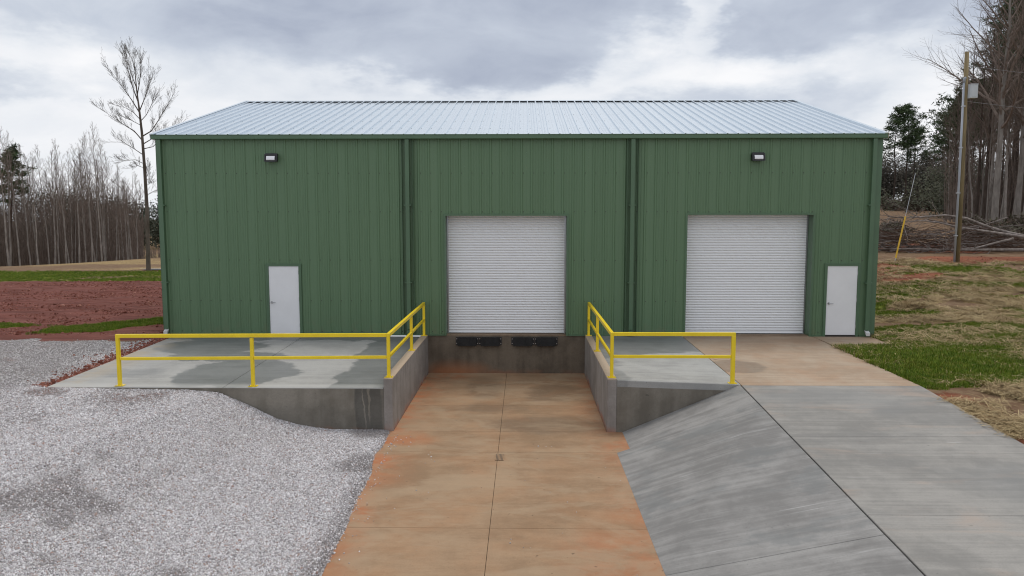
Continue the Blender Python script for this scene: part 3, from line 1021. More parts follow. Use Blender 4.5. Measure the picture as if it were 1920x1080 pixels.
# roof screws
mb = MB()
for u in (0.12, 1.25, 2.75, 4.25, 5.75, 7.2):
    k = 0
    while True:
        x = -RX + 0.1524 + 0.3048 * k + 0.058
        k += 1
        if x > RX - 0.05:
            break
        a = [roof_pt(x + dx, u + du, nn, 0) for nn in (0.001, 0.014) for dx, du in ((-.007, -.007), (.007, -.007), (.007, .007), (-.007, .007))]
        mb.hexa(a)
o = mb.build('roof_screws', M['steel'], bld)
o['kind'] = 'stuff'

# roll-up doors
def slat_mesh(w):
    mb = MB()
    prof = [(0.0, 0.0), (-0.016, 0.004), (-0.028, 0.015), (-0.032, 0.030), (-0.027, 0.047), (-0.015, 0.061), (0.0, 0.068), (0.004, 0.0785)]
    for (ya, za), (yb, zb) in zip(prof[:-1], prof[1:]):
        mb.poly([(-w / 2, ya, za), (w / 2, ya, za), (w / 2, yb, zb), (-w / 2, yb, zb)])
    return mb.mesh('slat', M['slat'])


def roll_door(x0, x1, ztop):
    w = x1 - x0 - 0.01
    yd = 0.36
    d = empty('roll_up_door', ((x0 + x1) / 2, yd, 0.018))
    d.parent = bld
    me = slat_mesh(w - 0.05)
    n = int((ztop + 0.05 - 0.10) / 0.0785) + 1
    for k in range(n):
        put('slat', me, d, (0, 0, 0.105 + 0.0785 * k))
    mb = MB()
    mb.box(-w / 2 + 0.03, w / 2 - 0.03, -0.022, 0.02, 0.022, 0.104)
    mb.box(-w / 2 + 0.03, w / 2 - 0.03, -0.045, -0.022, 0.022, 0.036)
    mb.build('bottom_bar', M['slat'], d, bevel=0.004)
    mb = MB(); mb.box(-w / 2 + 0.03, w / 2 - 0.03, -0.03, 0.03, 0.0, 0.0215)
    mb.build('bottom_seal', M['black'], d)
    for s in (-1, 1):
        a, b = sorted((s * (w / 2), s * (w / 2 - 0.045)))
        mb = MB(); mb.box(a, b, -0.034, 0.05, 0.0, ztop + 0.05)
        mb.build('guide_rail', M['steel'], d)


roll_door(OPEN[0][0], OPEN[0][1], OPEN[0][3])
roll_door(OPEN[1][0], OPEN[1][1], OPEN[1][3])
# interior backing so nothing shows past the curtain edges
part('header_panel', M['black'], [(-2.3, 1.7, 0.43, 0.45, 3.5, 3.95), (4.9, 8.95, 0.43, 0.45, 3.5, 3.95)])


def man_door(o, name='entry_door'):
    x0, x1, _, z1 = o
    d = empty(name, ((x0 + x1) / 2, 0.0, 0.0))
    d.parent = bld
    h = (x1 - x0) / 2
    fr = MB()
    t = 0.045
    for a, b in ((-h, -h + t), (h - t, h)):
        fr.box(a, b, -0.044, 0.12, 0.0, z1)
    fr.box(-h + t, h - t, -0.044, 0.12, z1 - t, z1)
    fr.build('frame', M['trim'], d)
    tr = MB()
    tr.box(-h - 0.035, -h - 0.002, -0.046, -0.002, 0.0, z1 + 0.035)
    tr.box(h + 0.002, h + 0.035, -0.046, -0.002, 0.0, z1 + 0.035)
    tr.box(-h - 0.002, h + 0.002, -0.046, -0.002, z1 + 0.002, z1 + 0.035)
    tr.build('casing', M['trim'], d)
    lf = MB(); lf.box(-h + t + 0.004, h - t - 0.004, -0.022, 0.022, 0.05, z1 - t - 0.004)
    lf.build('leaf', M['door'], d, bevel=0.003)
    th = MB(); th.box(-h + t, h - t, -0.06, 0.10, 0.0, 0.032)
    th.build('threshold', M['seal'], d)
    hx = -h + t + 0.075
    hd = MB()
    hd.tube([(hx, -0.022, 1.0), (hx, -0.034, 1.0)], 0.036, 14)
    hd.tube([(hx, -0.034, 1.0), (hx, -0.075, 1.0)], 0.014, 10)
    hd.tube([(hx - 0.012, -0.075, 1.0), (hx + 0.05, -0.078, 1.0), (hx + 0.125, -0.070, 0.996)], [0.013, 0.012, 0.009], 8)
    hd.build('handle', M['steel'], d, smooth=False)
    for zz in (0.25, 1.05, 1.85):
        hg = MB()
        hg.tube([(h - t - 0.002, -0.032, zz), (h - t - 0.002, -0.032, zz + 0.11)], 0.009, 8)
        hg.build('hinge', M['steel'], d)


man_door(OPEN[2])
man_door(OPEN[3])

# wall lights (hang on the building: things of their own)
def wall_light(x, z, label):
    t = tag(empty('wall_light', (x, -0.03, z)), label, 'wall light', 'wall pack lights under the eave')
    b = MB()
    b.hexa([(-.17, -.17, -.12), (.17, -.17, -.12), (.17, 0.0, -.12), (-.17, 0.0, -.12), (-.17, -.11, .12), (.17, -.11, .12), (.17, 0.0, .12), (-.17, 0.0, .12)])
    b.build('housing', M['black'], t, bevel=0.012)
    f = MB()
    for (xa, xb, za, zb) in ((-.185, -.15, -.125, .10), (.15, .185, -.125, .10), (-.15, .15, .07, .10), (-.15, .15, -.13, -.105)):
        y0 = lambda zz: -.170 + (zz + .12) * .25 - .022
        f.hexa([(xa, y0(za), za), (xb, y0(za), za), (xb, y0(za) + .05, za), (xa, y0(za) + .05, za), (xa, y0(zb), zb), (xb, y0(zb), zb), (xb, y0(zb) + .05, zb), (xa, y0(zb) + .05, zb)])
    f.build('bezel', M['black'], t)
    l = MB()
    prof = [(-.172, -.085), (-.188, -.070), (-.189, -.04), (-.176, 0.005), (-.158, .038)]
    for (ya, za), (yb, zb) in zip(prof[:-1], prof[1:]):
        l.poly([(-.125, ya, za), (.125, ya, za), (.125, yb, zb), (-.125, yb, zb)])
    l.build('lens', M['lens'], t, smooth=True)
    s = MB()
    s.tube([(-.20, -.06, .02), (-.175, -.06, .02)], 0.02, 8)
    s.build('sensor_knob', M['black'], t)


wall_light(-7.23, 5.315, 'black wall light with white lens above the left white door')
wall_light(7.06, 5.325, 'black wall light with white lens above the right roll-up door')

# dock bumpers
labs = ['leftmost black rubber dock bumper on the dark dock wall', 'black dock bumper second from the left on the dock wall',
        'black dock bumper third from the left on the dock wall', 'rightmost black rubber dock bumper on the dark dock wall']
for (x0, x1), lb in zip(((-1.83, -1.14), (-1.13, -0.44), (-0.15, 0.545), (0.555, 1.25)), labs):
    t = tag(empty('dock_bumper', ((x0 + x1) / 2, 0.008, -0.17)), lb, 'dock bumper', 'rubber bumpers under the dock door')
    h = (x1 - x0) / 2
    n = 20
    ly = MB()
    for k in range(n):
        xa = -h + 0.065 + (2 * h - 0.13) * k / n
        xb = -h + 0.065 + (2 * h - 0.13) * (k + 1) / n - 0.004
        dz = 0.004 * ((k * 7) % 3 - 1)
        ly.box(xa, xb, -0.115 - 0.003 * (k % 2), -0.002, -0.135 + dz, 0.125 + dz)
    ly.build('rubber_pad', M['rubber'], t)
    for s in (-1, 1):
        a, b = sorted((s * h, s * (h - 0.055)))
        c, d = sorted((s * (h - 0.055), s * (h - 0.062)))
        br = MB(); br.box(a, b, -0.012, -0.001, -0.125, 0.12); br.box(c, d, -0.10, -0.001, -0.11, 0.105)
        bo = br.build('bracket', M['black'], t)
        for zz in (-0.07, 0.07):
            q = MB(); q.tube([(s * (h - 0.028), -0.012, zz), (s * (h - 0.028), -0.026, zz)], 0.015, 6)
            q.build('bolt', M['steel'], bo)

# drain grate in the ramp joint
gt = tag(empty('drain_grate', (-0.245, -7.82, ZP)), 'small slotted drain grate in the middle joint of the truck ramp', 'drain grate')
q = MB(); q.box(-0.082, 0.082, -0.19, 0.19, 0.002, 0.005); q.build('sump', M['seal'], gt)
for k in range(7):
    q = MB()
    xx = -0.086 + 0.0255 * k
    q.box(xx, xx + 0.015, -0.2, 0.2, 0.005, 0.012)
    q.build('bar', M['pit'], gt)

# ------------------------------------------------------------------ yellow guard rails
def rail_post(parent, x, y, zb, zt, w=0.072):
    mb = MB(); mb.box(x - w / 2, x + w / 2, y - w / 2, y + w / 2, zb, zt)
    p = mb.build('post', M['yellow'], parent, bevel=0.005)
    b = MB(); b.box(x - 0.088, x + 0.088, y - 0.075, y + 0.075, zb + 0.001, zb + 0.013)
    pl = b.build('base_plate', M['yellow'], parent)
    for dx in (-0.065, 0.065):
        a = MB(); a.tube([(x + dx, y - 0.05, zb + 0.013), (x + dx, y - 0.05, zb + 0.032)], 0.009, 6)
        a.build('anchor_bolt', M['steel'], pl)


def rail_bar(parent, name, a, b, w=0.072, h=0.078):
    a, b = Vector(a), Vector(b)
    d = (b - a).normalized()
    s = Vector((d.y, -d.x, 0)).normalized() * w / 2
    u = Vector((0, 0, h / 2))
    mb = MB()
    mb.hexa([a - s - u, a + s - u, b + s - u, b - s - u, a - s + u, a + s + u, b + s + u, b - s + u])
    mb.build(name, M['yellow'], parent, bevel=0.005)


gl = tag(empty('guard_rail', (-2.77, -5.95, 0)), 'long yellow two-bar guard rail along the left apron and ramp wall', 'guard rail')
gl.location = (0, 0, 0)
for x, y, zb in ((-2.77, -0.14, 0.02), (-2.77, -2.62, 0.02), (-2.77, -5.93, 0.02)):
    rail_post(gl, x, y, zb, 0.93)
for x, zb in ((-5.81, -0.198), (-8.81, -0.198)):
    rail_post(gl, x, -5.93, zb, 0.89)
rail_bar(gl, 'top_rail', (-2.77, -5.968, 0.965), (-2.77, -0.10, 0.985))
rail_bar(gl, 'top_rail', (-2.808, -5.93, 0.963), (-8.85, -5.93, 0.928))
rail_bar(gl, 'mid_rail', (-2.77, -5.892, 0.48), (-2.77, -0.178, 0.50), 0.055, 0.065)
rail_bar(gl, 'mid_rail', (-2.808, -5.93, 0.47), (-5.772, -5.93, 0.44), 0.055, 0.065)
rail_bar(gl, 'mid_rail', (-5.848, -5.93, 0.44), (-8.772, -5.93, 0.415), 0.055, 0.065)

gr_ = tag(empty('guard_rail', (0, 0, 0)), 'shorter yellow two-bar guard rail on the right ramp wall and grey apron', 'guard rail')
for x, y, zb, zt in ((2.17, -0.14, 0.03, 0.96), (2.17, -2.72, 0.03, 0.96), (2.17, -5.93, 0.03, 0.965)):
    rail_post(gr_, x, y, zb, zt)
rail_post(gr_, 4.83, -5.93, -0.092, 0.965, 0.085)
rail_bar(gr_, 'top_rail', (2.17, -5.968, 1.0), (2.17, -0.10, 1.0))
rail_bar(gr_, 'top_rail', (2.208, -5.93, 1.0), (4.873, -5.93, 1.0))
rail_bar(gr_, 'mid_rail', (2.17, -5.892, 0.50), (2.17, -2.758, 0.50), 0.055, 0.065)
rail_bar(gr_, 'mid_rail', (2.17, -2.682, 0.50), (2.17, -0.178, 0.50), 0.055, 0.065)
rail_bar(gr_, 'mid_rail', (2.208, -5.93, 0.50), (4.787, -5.93, 0.50), 0.055, 0.065)

# ------------------------------------------------------------------ utility pole, guy wire, lines
M['pole'] = None
def mat_wood(name, a, b, sc=(6, 6, 0.5)):
    m, g = mat(name)
    p = g.obj()
    f = g.noise(g.vm('MULTIPLY', p, sc), 1.0, 6, 0.65, 0.3)
    c = g.mix(g.step(f, 0.3, 0.7), a, b)
    g.bsdf(c, 0.85, 0.0, g.bump(f, 0.5, 0.02), 0.2)
    return m


M['pole'] = mat_wood('treated_pole_wood', (0.13, 0.10, 0.052), (0.26, 0.20, 0.11))
M['grey_pvc'] = mat_paint('grey_conduit', (0.34, 0.36, 0.40), 0.5, var=0.08)
M['boxgrey'] = mat_paint('pale_grey_box', (0.50, 0.52, 0.54), 0.45, var=0.06)
M['guard'] = mat_paint('yellow_guy_guard', (0.70, 0.42, 0.012), 0.4, var=0.06)
M['wire'] = mat_paint('grey_wire', (0.22, 0.22, 0.23), 0.5, var=0.1)

PX, PY = 21.82, 15.0
pz = float(Hgt(PX, PY))
t = tag(empty('utility_pole', (PX, PY, pz)), 'wooden utility pole with grey conduit and a metal box near its top', 'utility pole')
PT = 11.56 - pz
mb = MB(); mb.tube([(0, 0, -0.5), (0, 0, 4), (-0.10, 0, PT)], [0.125, 0.118, 0.095], 14)
mb.build('pole', M['pole'], t, smooth=True)
mb = MB(); mb.tube([(-0.175, -0.07, -0.3), (-0.165, -0.07, 4), (-0.20, -0.07, 8.75)], 0.050, 10)
mb.tube([(-0.20, -0.07, 8.75), (-0.19, -0.08, 8.95), (-0.13, -0.10, 8.98)], 0.065, 10)
mb.build('conduit', M['grey_pvc'], t, smooth=True)
mb = MB(); mb.box(-0.03, 0.33, -0.36, -0.13, 7.98, 8.62)
mb.box(-0.04, 0.34, -0.38, -0.11, 8.62, 8.65)
bx = mb.build('equipment_box', M['boxgrey'], t, bevel=0.012)
mb = MB(); mb.box(0.02, 0.28, -0.372, -0.361, 8.05, 8.55); mb.build('box_door', M['boxgrey'], bx)
for zz in (1.3, 3.4, 5.6, 7.6):
    mb = MB(); mb.box(-0.25, -0.10, -0.135, -0.01, zz, zz + 0.05); mb.build('strap', M['steel'], t)

gw = tag(empty('guy_wire', (18.75, 15.0, float(Hgt(18.75, 15.0)))), 'thin slanted guy wire with a bright yellow guard at its foot', 'guy wire')
gwz = gw.location.z
top = Vector((PX - 0.1 - 18.75, 0.0, 11.0 - gwz))
# the wire meets the pole near its top: the guard covers the lowest 2.3 m
dirv = Vector((0.575, 0.35, 2.18)).normalized()
a0 = Vector((0, 0, 0.0))
mb = MB(); mb.tube([a0 - dirv * 0.3, a0 + dirv * 4.6], 0.012, 6); mb.build('wire', M['steel'], gw)
mb = MB(); mb.tube([a0 + dirv * 0.18, a0 + dirv * 2.35], 0.040, 8); mb.build('yellow_guard', M['guard'], gw)
mb = MB(); mb.tube([a0 - dirv * 0.1, a0 + dirv * 0.17], 0.022, 8); mb.build('anchor_rod', M['steel'], gw)
# the anchored wire climbs to a far pole hidden among the pines
gdx = a0 + dirv * 4.6

for zz, lab in ((10.9, 'upper thin power line running right from the utility pole'), (9.2, 'lower thin power line running right from the utility pole')):
    mb = MB()
    A, B = Vector((PX, PY, zz)), Vector((48, 22, zz + 0.6))
    mb.tube([A.lerp(B, k / 10) - Vector((0, 0, 1.2 * (k / 10) * (1 - k / 10) * 2)) for k in range(11)], 0.008, 5)
    tag(mb.build('power_line', M['wire']), lab, 'power line')

# ------------------------------------------------------------------ trees
def mat_bark(name, a, b):
    m, g = mat(name)
    p = g.obj()
    rnd = g.n('ShaderNodeObjectInfo').outputs['Random']
    f = g.noise(g.vm('MULTIPLY', p, (5, 5, 1.3)), 1.0, 5, 0.65)
    c = g.mix(g.step(f, 0.3, 0.7), a, b)
    c = g.mix(g.mul(rnd, 0.45), c, tuple(v * 0.5 for v in a))
    g.bsdf(c, 0.9, 0.0, g.bump(f, 0.5, 0.03), 0.15)
    return m


def mat_leaf(name, a, b):
    m, g = mat(name)
    p = g.pos()
    f = g.noise(p, 1.1, 3, 0.6)
    c = g.mix(g.step(f, 0.35, 0.65), a, b)
    g.bsdf(c, 0.65, 0.0, spec=0.25)
    return m


M['bark_pale'] = mat_bark('pale_grey_bark', (0.19, 0.168, 0.15), (0.38, 0.345, 0.31))
M['twig'] = mat_bark('brown_grey_twigs', (0.13, 0.10, 0.082), (0.25, 0.20, 0.172))
M['bark_dark'] = mat_bark('dark_brown_bark', (0.05, 0.037, 0.03), (0.11, 0.085, 0.07))
M['bark_lone'] = mat_bark('grey_brown_bark', (0.095, 0.075, 0.06), (0.175, 0.145, 0.12))
M['needle'] = mat_leaf('pine_needles', (0.024, 0.046, 0.017), (0.058, 0.088, 0.032))
M['needle_far'] = mat_leaf('far_pine_needles', (0.026, 0.034, 0.020), (0.052, 0.056, 0.036))
M['olive'] = mat_leaf('olive_undergrowth', (0.040, 0.046, 0.024), (0.085, 0.085, 0.048))
M['scrub'] = mat_leaf('brown_scrub', (0.034, 0.030, 0.022), (0.075, 0.062, 0.046))
M['brushleaf'] = mat_leaf('dull_brush_leaves', (0.045, 0.048, 0.024), (0.095, 0.082, 0.05))
M['stick'] = mat_bark('brown_dead_sticks', (0.062, 0.038, 0.028), (0.15, 0.095, 0.07))
M['logwood'] = mat_bark('weathered_log_bark', (0.145, 0.12, 0.105), (0.32, 0.28, 0.26))


def branch(mb, p, d, L, r, depth, rnd, up=0.15, sides=(6, 4, 3, 3), kids=(7, 6, 5, 0), spread=(0.75, 0.8, 0.8), start=0.25, wig=0.14, ratio=0.5):
    nseg = 5 if depth < 2 else 3
    pts, rad = [Vector(p)], [r]
    d = Vector(d).normalized()
    for k in range(nseg):
        d = (d + Vector((rnd.uniform(-wig, wig), rnd.uniform(-wig, wig), rnd.uniform(-wig, wig) + up * 0.35))).normalized()
        pts.append(pts[-1] + d * (L / nseg))
        rad.append(max(r * (1 - 0.8 * (k + 1) / nseg), 0.0045))
    mb.tube(pts, rad, sides[min(depth, 3)], 0, cap=False)
    if depth >= len(kids) or kids[depth] == 0:
        return
    n = kids[depth]
    for k in range(n):
        t = start + (1 - start) * (k + rnd.random()) / n
        f = t * nseg
        i = min(int(f), nseg - 1)
        q = pts[i].lerp(pts[i + 1], f - i)
        dd = (pts[i + 1] - pts[i]).normalized()
        ax = dd.orthogonal().normalized()
        ax = Matrix.Rotation(rnd.uniform(0, 2 * PI), 3, dd) @ ax
        ang = spread[min(depth, 2)] * rnd.uniform(0.6, 1.25)
        nd = (dd * math.cos(ang) + ax * math.sin(ang)).normalized()
        branch(mb, q, nd, L * ratio * (1.15 - 0.6 * t) * rnd.uniform(0.7, 1.2), max(rad[i] * 0.5, 0.0055), depth + 1, rnd, up, sides, kids, spread, 0.2, wig, ratio)


def bare_tree(seed, H, r0, crown0, nl, limb, ang0=0.7, lean=0.02, kids=(6, 5, 0), thick=1.0):
    """trunk mesh and crown mesh"""
    rnd = random.Random(seed)
    tr = MB()
    n = 9
    pts, rad = [], []
    x = y = 0.0
    for k in range(n + 1):
        t = k / n
        pts.append(Vector((x, y, -0.4 + (H + 0.4) * t)))
        rad.append(max(r0 * (1 - 0.93 * t ** 0.9), 0.012))
        x += rnd.uniform(-1, 1) * lean * H / n * 2
        y += rnd.uniform(-1, 1) * lean * H / n * 2
    tr.tube(pts, rad, 8, 0, cap=False)
    cr = MB()
    for k in range(nl):
        t = crown0 + (0.985 - crown0) * (k + rnd.random()) / nl
        f = t * n
        i = min(int(f), n - 1)
        q = pts[i].lerp(pts[i + 1], f - i)
        az = k * 2.4 + rnd.uniform(-0.5, 0.5)
        ang = ang0 * rnd.uniform(0.75, 1.25) * (1.15 - 0.45 * t)
        d = Vector((math.cos(az) * math.sin(ang), math.sin(az) * math.sin(ang), math.cos(ang)))
        L = limb * (1.15 - 0.85 * ((t - crown0) / (1 - crown0)) ** 1.2) * rnd.uniform(0.65, 1.15)
        branch(cr, q, d, L, max(rad[i] * 0.42, 0.014) * thick, 1, rnd, 0.25, (5, 4, 3, 3), (0,) + kids, (0.6, 0.65, 0.75), 0.25, 0.13, 0.48)
    return tr, cr


def tuft(mb, p, rnd, size, n=16, flat=0.6):
    for k in range(n):
        d = Vector((rnd.gauss(0, 1), rnd.gauss(0, 1), rnd.gauss(0, 1) * flat + 0.25)).normalized()
        s = d.cross(Vector((rnd.gauss(0, 1), rnd.gauss(0, 1), rnd.gauss(0, 1)))).normalized() * size * 0.11
        q = Vector(p) + d * size * 0.15 + Vector((rnd.gauss(0, 1), rnd.gauss(0, 1), rnd.gauss(0, 0.5))) * size * 0.3
        e = q + d * size * rnd.uniform(0.6, 1.1)
        mb.poly([q - s, q + s, e])


def pine(seed, H, r0, crown0, nb, blen, tsize=0.5, tufts=7, tn=16):
    rnd = random.Random(seed)
    tr, nd = MB(), MB()
    n = 8
    pts, rad = [], []
    x = y = 0.0
    for k in range(n + 1):
        t = k / n
        pts.append(Vector((x, y, -0.4 + (H + 0.4) * t)))
        rad.append(max(r0 * (1 - 0.85 * t), 0.03))
        x += rnd.uniform(-1, 1) * 0.012 * H
        y += rnd.uniform(-1, 1) * 0.012 * H
    tr.tube(pts, rad, 9, 0, cap=False)
    for k in range(nb):
        t = crown0 + (0.99 - crown0) * ((k + rnd.random()) / nb) ** 0.85
        f = t * n
        i = min(int(f), n - 1)
        q = pts[i].lerp(pts[i + 1], f - i)
        az = rnd.uniform(0, 2 * PI)
        rel = (t - crown0) / (1 - crown0)
        L = blen * (0.55 + 0.75 * math.sin(PI * min(1, 0.25 + 0.72 * rel)) - 0.35 * rel) * rnd.uniform(0.45, 1.2)
        ang = 1.5 - 0.75 * rel + rnd.uniform(-0.2, 0.2)
        d = Vector((math.cos(az) * math.sin(ang), math.sin(az) * math.sin(ang), math.cos(ang)))
        e1 = q + d * L * 0.5 + Vector((0, 0, -0.04 * L))
        e2 = e1 + (d + Vector((0, 0, 0.25))).normalized() * L * 0.5
        tr.tube([q, e1, e2], [max(rad[i] * 0.28, 0.03), 0.03, 0.012], 4, 0, cap=False)
        if rel < 0.12 and rnd.random() < 0.6:
            continue
        for j in range(tufts):
            u = rnd.uniform(0.35, 1.05)
            c = q.lerp(e1, u * 2) if u < 0.5 else e1.lerp(e2, u * 2 - 1)
            c = c + Vector((rnd.gauss(0, 1), rnd.gauss(0, 1), rnd.gauss(0, 0.35) + 0.1)) * L * 0.16
            tuft(nd, c, rnd, tsize * rnd.uniform(0.7, 1.25), tn)
    return tr, nd


class Proto:
    def __init__(s, name, parts, label, cat, group=None):
        s.parts = parts          # list of (part name, mesh)
        s.name, s.label, s.cat, s.group = name, label, cat, group

    def place(s, x, y, rz, sc=1.0, sz=None, label=None, group=None, z=None):
        t = empty(s.name, (x, y, float(Hgt(x, y)) if z is None else z), rz)
        t.scale = (sc, sc, sz or sc)
        tag(t, label or s.label, s.cat, group if group is not None else s.group)
        for nm, me in s.parts:
            put(nm, me, t)
        return t


# the lone tall tree left of the building
def lone_tree():
    bx_, by_ = -25.3, 27.5
    t = tag(empty('tall_bare_tree', (bx_, by_, float(Hgt(bx_, by_)))), 'tall lone leafless tree standing by itself at the left end of the building', 'tree')
    S = 49.4 / 1378
    t.scale = (0.95, 0.95, 0.93)
    rnd = random.Random(11)
    def P(u, v, dy=0.0):
        return Vector(((u - 277) * S, dy, (507 - v) * S))
    trunk = MB()
    tp = [(277, 515), (278, 470), (280, 380), (279, 300), (277, 230), (274, 185), (271, 150), (269, 110), (268, 82)]
    tr_r = [0.165, 0.145, 0.125, 0.105, 0.088, 0.066, 0.046, 0.026, 0.010]
    trunk.tube([P(*q) for q in tp], tr_r, 10, cap=False)
    trunk.build('trunk', M['bark_lone'], t, smooth=True)
    cr = MB()
    limbs = [[(278, 246), (262, 226), (240, 212), (192, 178)], [(279, 275), (262, 262), (245, 250), (219, 249)], [(279, 292), (265, 284), (255, 286), (245, 290)],
             [(276, 238), (292, 226), (302, 205), (312, 180), (330, 142)], [(279, 252), (298, 240), (320, 222), (357, 214)], [(276, 205), (262, 190), (245, 180), (226, 176)],
             [(274, 190), (262, 165), (248, 140), (227, 104)], [(272, 168), (261, 140), (252, 110), (240, 74)], [(274, 188), (285, 165), (296, 140), (310, 104)],
             [(271, 158), (280, 130), (286, 108), (291, 82)], [(270, 140), (263, 118), (258, 96), (254, 78)], [(270, 130), (275, 110), (278, 92), (279, 78)],
             [(275, 215), (258, 205), (240, 196)], [(275, 208), (290, 196), (305, 176), (314, 160)], [(280, 320), (289, 312), (296, 300)], [(280, 335), (290, 332), (299, 326)],
             [(280, 355), (289, 345), (297, 341)], [(279, 300), (272, 296), (268, 308)], [(278, 262), (300, 258), (322, 240), (340, 236)]]
    for L in limbs:
        dy = rnd.uniform(-1.6, 1.6)
        m = len(L) - 1
        pts = [P(q[0], q[1], dy * (k / m) ** 1.2) for k, q in enumerate(L)]
        pts[-1] = pts[-2].lerp(pts[-1], 0.84)
        big = sum((pts[k + 1] - pts[k]).length for k in range(m))
        r0 = 0.010 + 0.010 * big
        rad = [max(r0 * (1 - 0.85 * k / m), 0.007) for k in range(m + 1)]
        cr.tube(pts, rad, 5, cap=False)
        for k in range(int(9 + big * 4.0)):
            f = rnd.uniform(0.18, 1.0) * m
            i = min(int(f), m - 1)
            q = pts[i].lerp(pts[i + 1], f - i)
            dd = (pts[i + 1] - pts[i]).normalized()
            ax = Matrix.Rotation(rnd.uniform(0, 2 * PI), 3, dd) @ dd.orthogonal().normalized()
            a = rnd.uniform(0.35, 0.8)
            nd = dd * math.cos(a) + ax * math.sin(a) + Vector((0, 0, 0.30))
            branch(cr, q, nd, rnd.uniform(0.7, 1.6) * (0.45 + 0.10 * big), max(rad[i] * 0.33, 0.0068), 1, rnd, 0.30, (4, 3, 3, 3), (0, 5, 2, 0), (0.6, 0.5, 0.55), 0.2, 0.05, 0.50)
    cr.build('crown', M['bark_lone'], t)


lone_tree()

# the wood on the left: slender leafless trees
rnd = random.Random(5)
LP = []
for s in range(7):
    tr, cr = bare_tree(100 + s, 13.0, 0.068 + 0.014 * (s % 4), 0.42 + 0.03 * (s % 4), 26, 2.3, 0.62, 0.022, (6, 4, 0), 1.0)
    LP.append(Proto('slender_tree', [('trunk', tr.mesh('trunk', M['bark_pale'], True)), ('crown', cr.mesh('crown', M['twig']))],
                    'slender leafless tree with a pale straight trunk in the wood on the left', 'tree', 'slender trees of the wood on the left'))


def px_at(u, y):
    """world x seen at photo column u, at depth y (for laying out the far trees on the ground)"""
    return 0.2247 + (y + 21.96) * ((u - 960) / 1378.0 - 0.0161)


spots = [(4, 46), (12, 50), (24, 56), (36, 60), (47, 52), (58, 50), (66, 47), (78, 56), (90, 49), (97, 60), (110, 58), (118, 53), (127, 66), (133, 50), (142, 60), (150, 56), (157, 68),
         (163, 52), (172, 58), (180, 50), (188, 63), (196, 57), (203, 66), (210, 55), (217, 62), (222, 70), (229, 56), (236, 64), (243, 59), (250, 66), (256, 60)]
for i in range(34):
    spots.append((rnd.uniform(-60, 252), rnd.uniform(62, 92)))
for i in range(10):
    spots.append((rnd.uniform(-260, -10), rnd.uniform(48, 80)))
for i, (u, y) in enumerate(spots):
    y += rnd.uniform(-1, 1)
    k = 0.9 + 0.0055 * (y - 46) + rnd.uniform(-0.12, 0.14)
    if u > 200:
        k *= 0.92 - 0.002 * (u - 200)
    u += rnd.uniform(-7, 7)
    if rnd.random() < (0.22 if i < 31 else 0.1):
        continue
    t = LP[rnd.randrange(7)].place(px_at(u, y), y, rnd.uniform(0, 6.28), k * rnd.uniform(0.85, 1.1), k * rnd.uniform(0.8, 1.06))
    t.rotation_euler = (rnd.gauss(0, 0.025), rnd.gauss(0, 0.028), t.rotation_euler.z)

# undergrowth and thicket behind the slender trees
def thicket(name, label, pts_fn, n, hmin, hmax, material, seed, leaf=None, cat='undergrowth', twigs=3):
    rnd = random.Random(seed)
    mb = MB()
    for k in range(n):
        x, y = pts_fn(rnd)
        z = float(Hgt(x, y))
        h = hmin + (hmax - hmin) * rnd.random() ** 1.7
        lx, ly = rnd.gauss(0, 0.06) * h, rnd.gauss(0, 0.06) * h
        r = 0.012 + 0.005 * h
        mid = Vector((x + lx * 0.4 + rnd.gauss(0, 0.03) * h, y + ly * 0.4, z + h * 0.5))
        top = Vector((x + lx, y + ly, z + h))
        mb.tube([Vector((x, y, z - 0.1)), mid, top], [r, r * 0.7, r * 0.25], 3, 0, cap=False)
        for j in range(twigs):
            u = rnd.uniform(0.3, 0.95)
            q = Vector((x, y, z)).lerp(top, u)
            a = rnd.uniform(0, 6.28)
            e = q + Vector((math.cos(a), math.sin(a), rnd.uniform(0.5, 1.6))) * h * rnd.uniform(0.05, 0.14)
            mb.tube([q, e], [r * 0.5, r * 0.2], 3, 0, cap=False)
    return tag(mb.build(name, material), label, cat, kind='stuff')


thicket('thicket', 'tangled brown undergrowth among the slender trees on the left', lambda r: (lambda y: (px_at(r.uniform(-80, 262), y), y))(r.uniform(64, 105)), 2300, 2.0, 11.0, M['twig'], 21, twigs=6)
thicket('low_brush', 'low brown brush at the foot of the wood on the left', lambda r: (lambda y: (px_at(r.uniform(-40, 310), y), y))(r.uniform(72, 100)), 2200, 0.8, 3.0, M['twig'], 22, twigs=5)


def far_mass(name, label, boxes, n, size, material, seed):
    """leafy mass: many small faces spread through lumpy crowns"""
    rnd = random.Random(seed)
    mb = MB()
    for (u, y, h, w) in boxes:
        cx = px_at(u, y)
        z0 = float(Hgt(cx, y))
        lumps = [(cx + rnd.uniform(-w, w), y + rnd.uniform(-w, w), z0 + h * rnd.uniform(0.1, 0.82), rnd.uniform(0.22, 0.42) * h) for _ in range(9)]
        for k in range(n):
            lx, ly, lz, lr = rnd.choice(lumps)
            d = Vector((rnd.gauss(0, 1), rnd.gauss(0, 1), rnd.gauss(0, 0.75))).normalized() * lr * rnd.uniform(0.45, 1.0)
            p = Vector((lx, ly, lz)) + d
            if p.z < z0:
                continue
            a = Vector((rnd.gauss(0, 1), rnd.gauss(0, 1), rnd.gauss(0, 1))).normalized() * size * rnd.uniform(0.6, 1.2)
            b = a.orthogonal().normalized() * size * 0.6
            mb.poly([p - a, p - b, p + a, p + b])
    return tag(mb.build(name, material), label, 'woodland', kind='stuff')


far_mass('far_wood', 'dark evergreen wood far behind the lone tree on the left', [(u, 150 + (u % 7) * 3, 11 + (u * 7 % 5) * 0.8, 7) for u in range(60, 330, 22)], 2800, 0.24, M['needle_far'], 31)

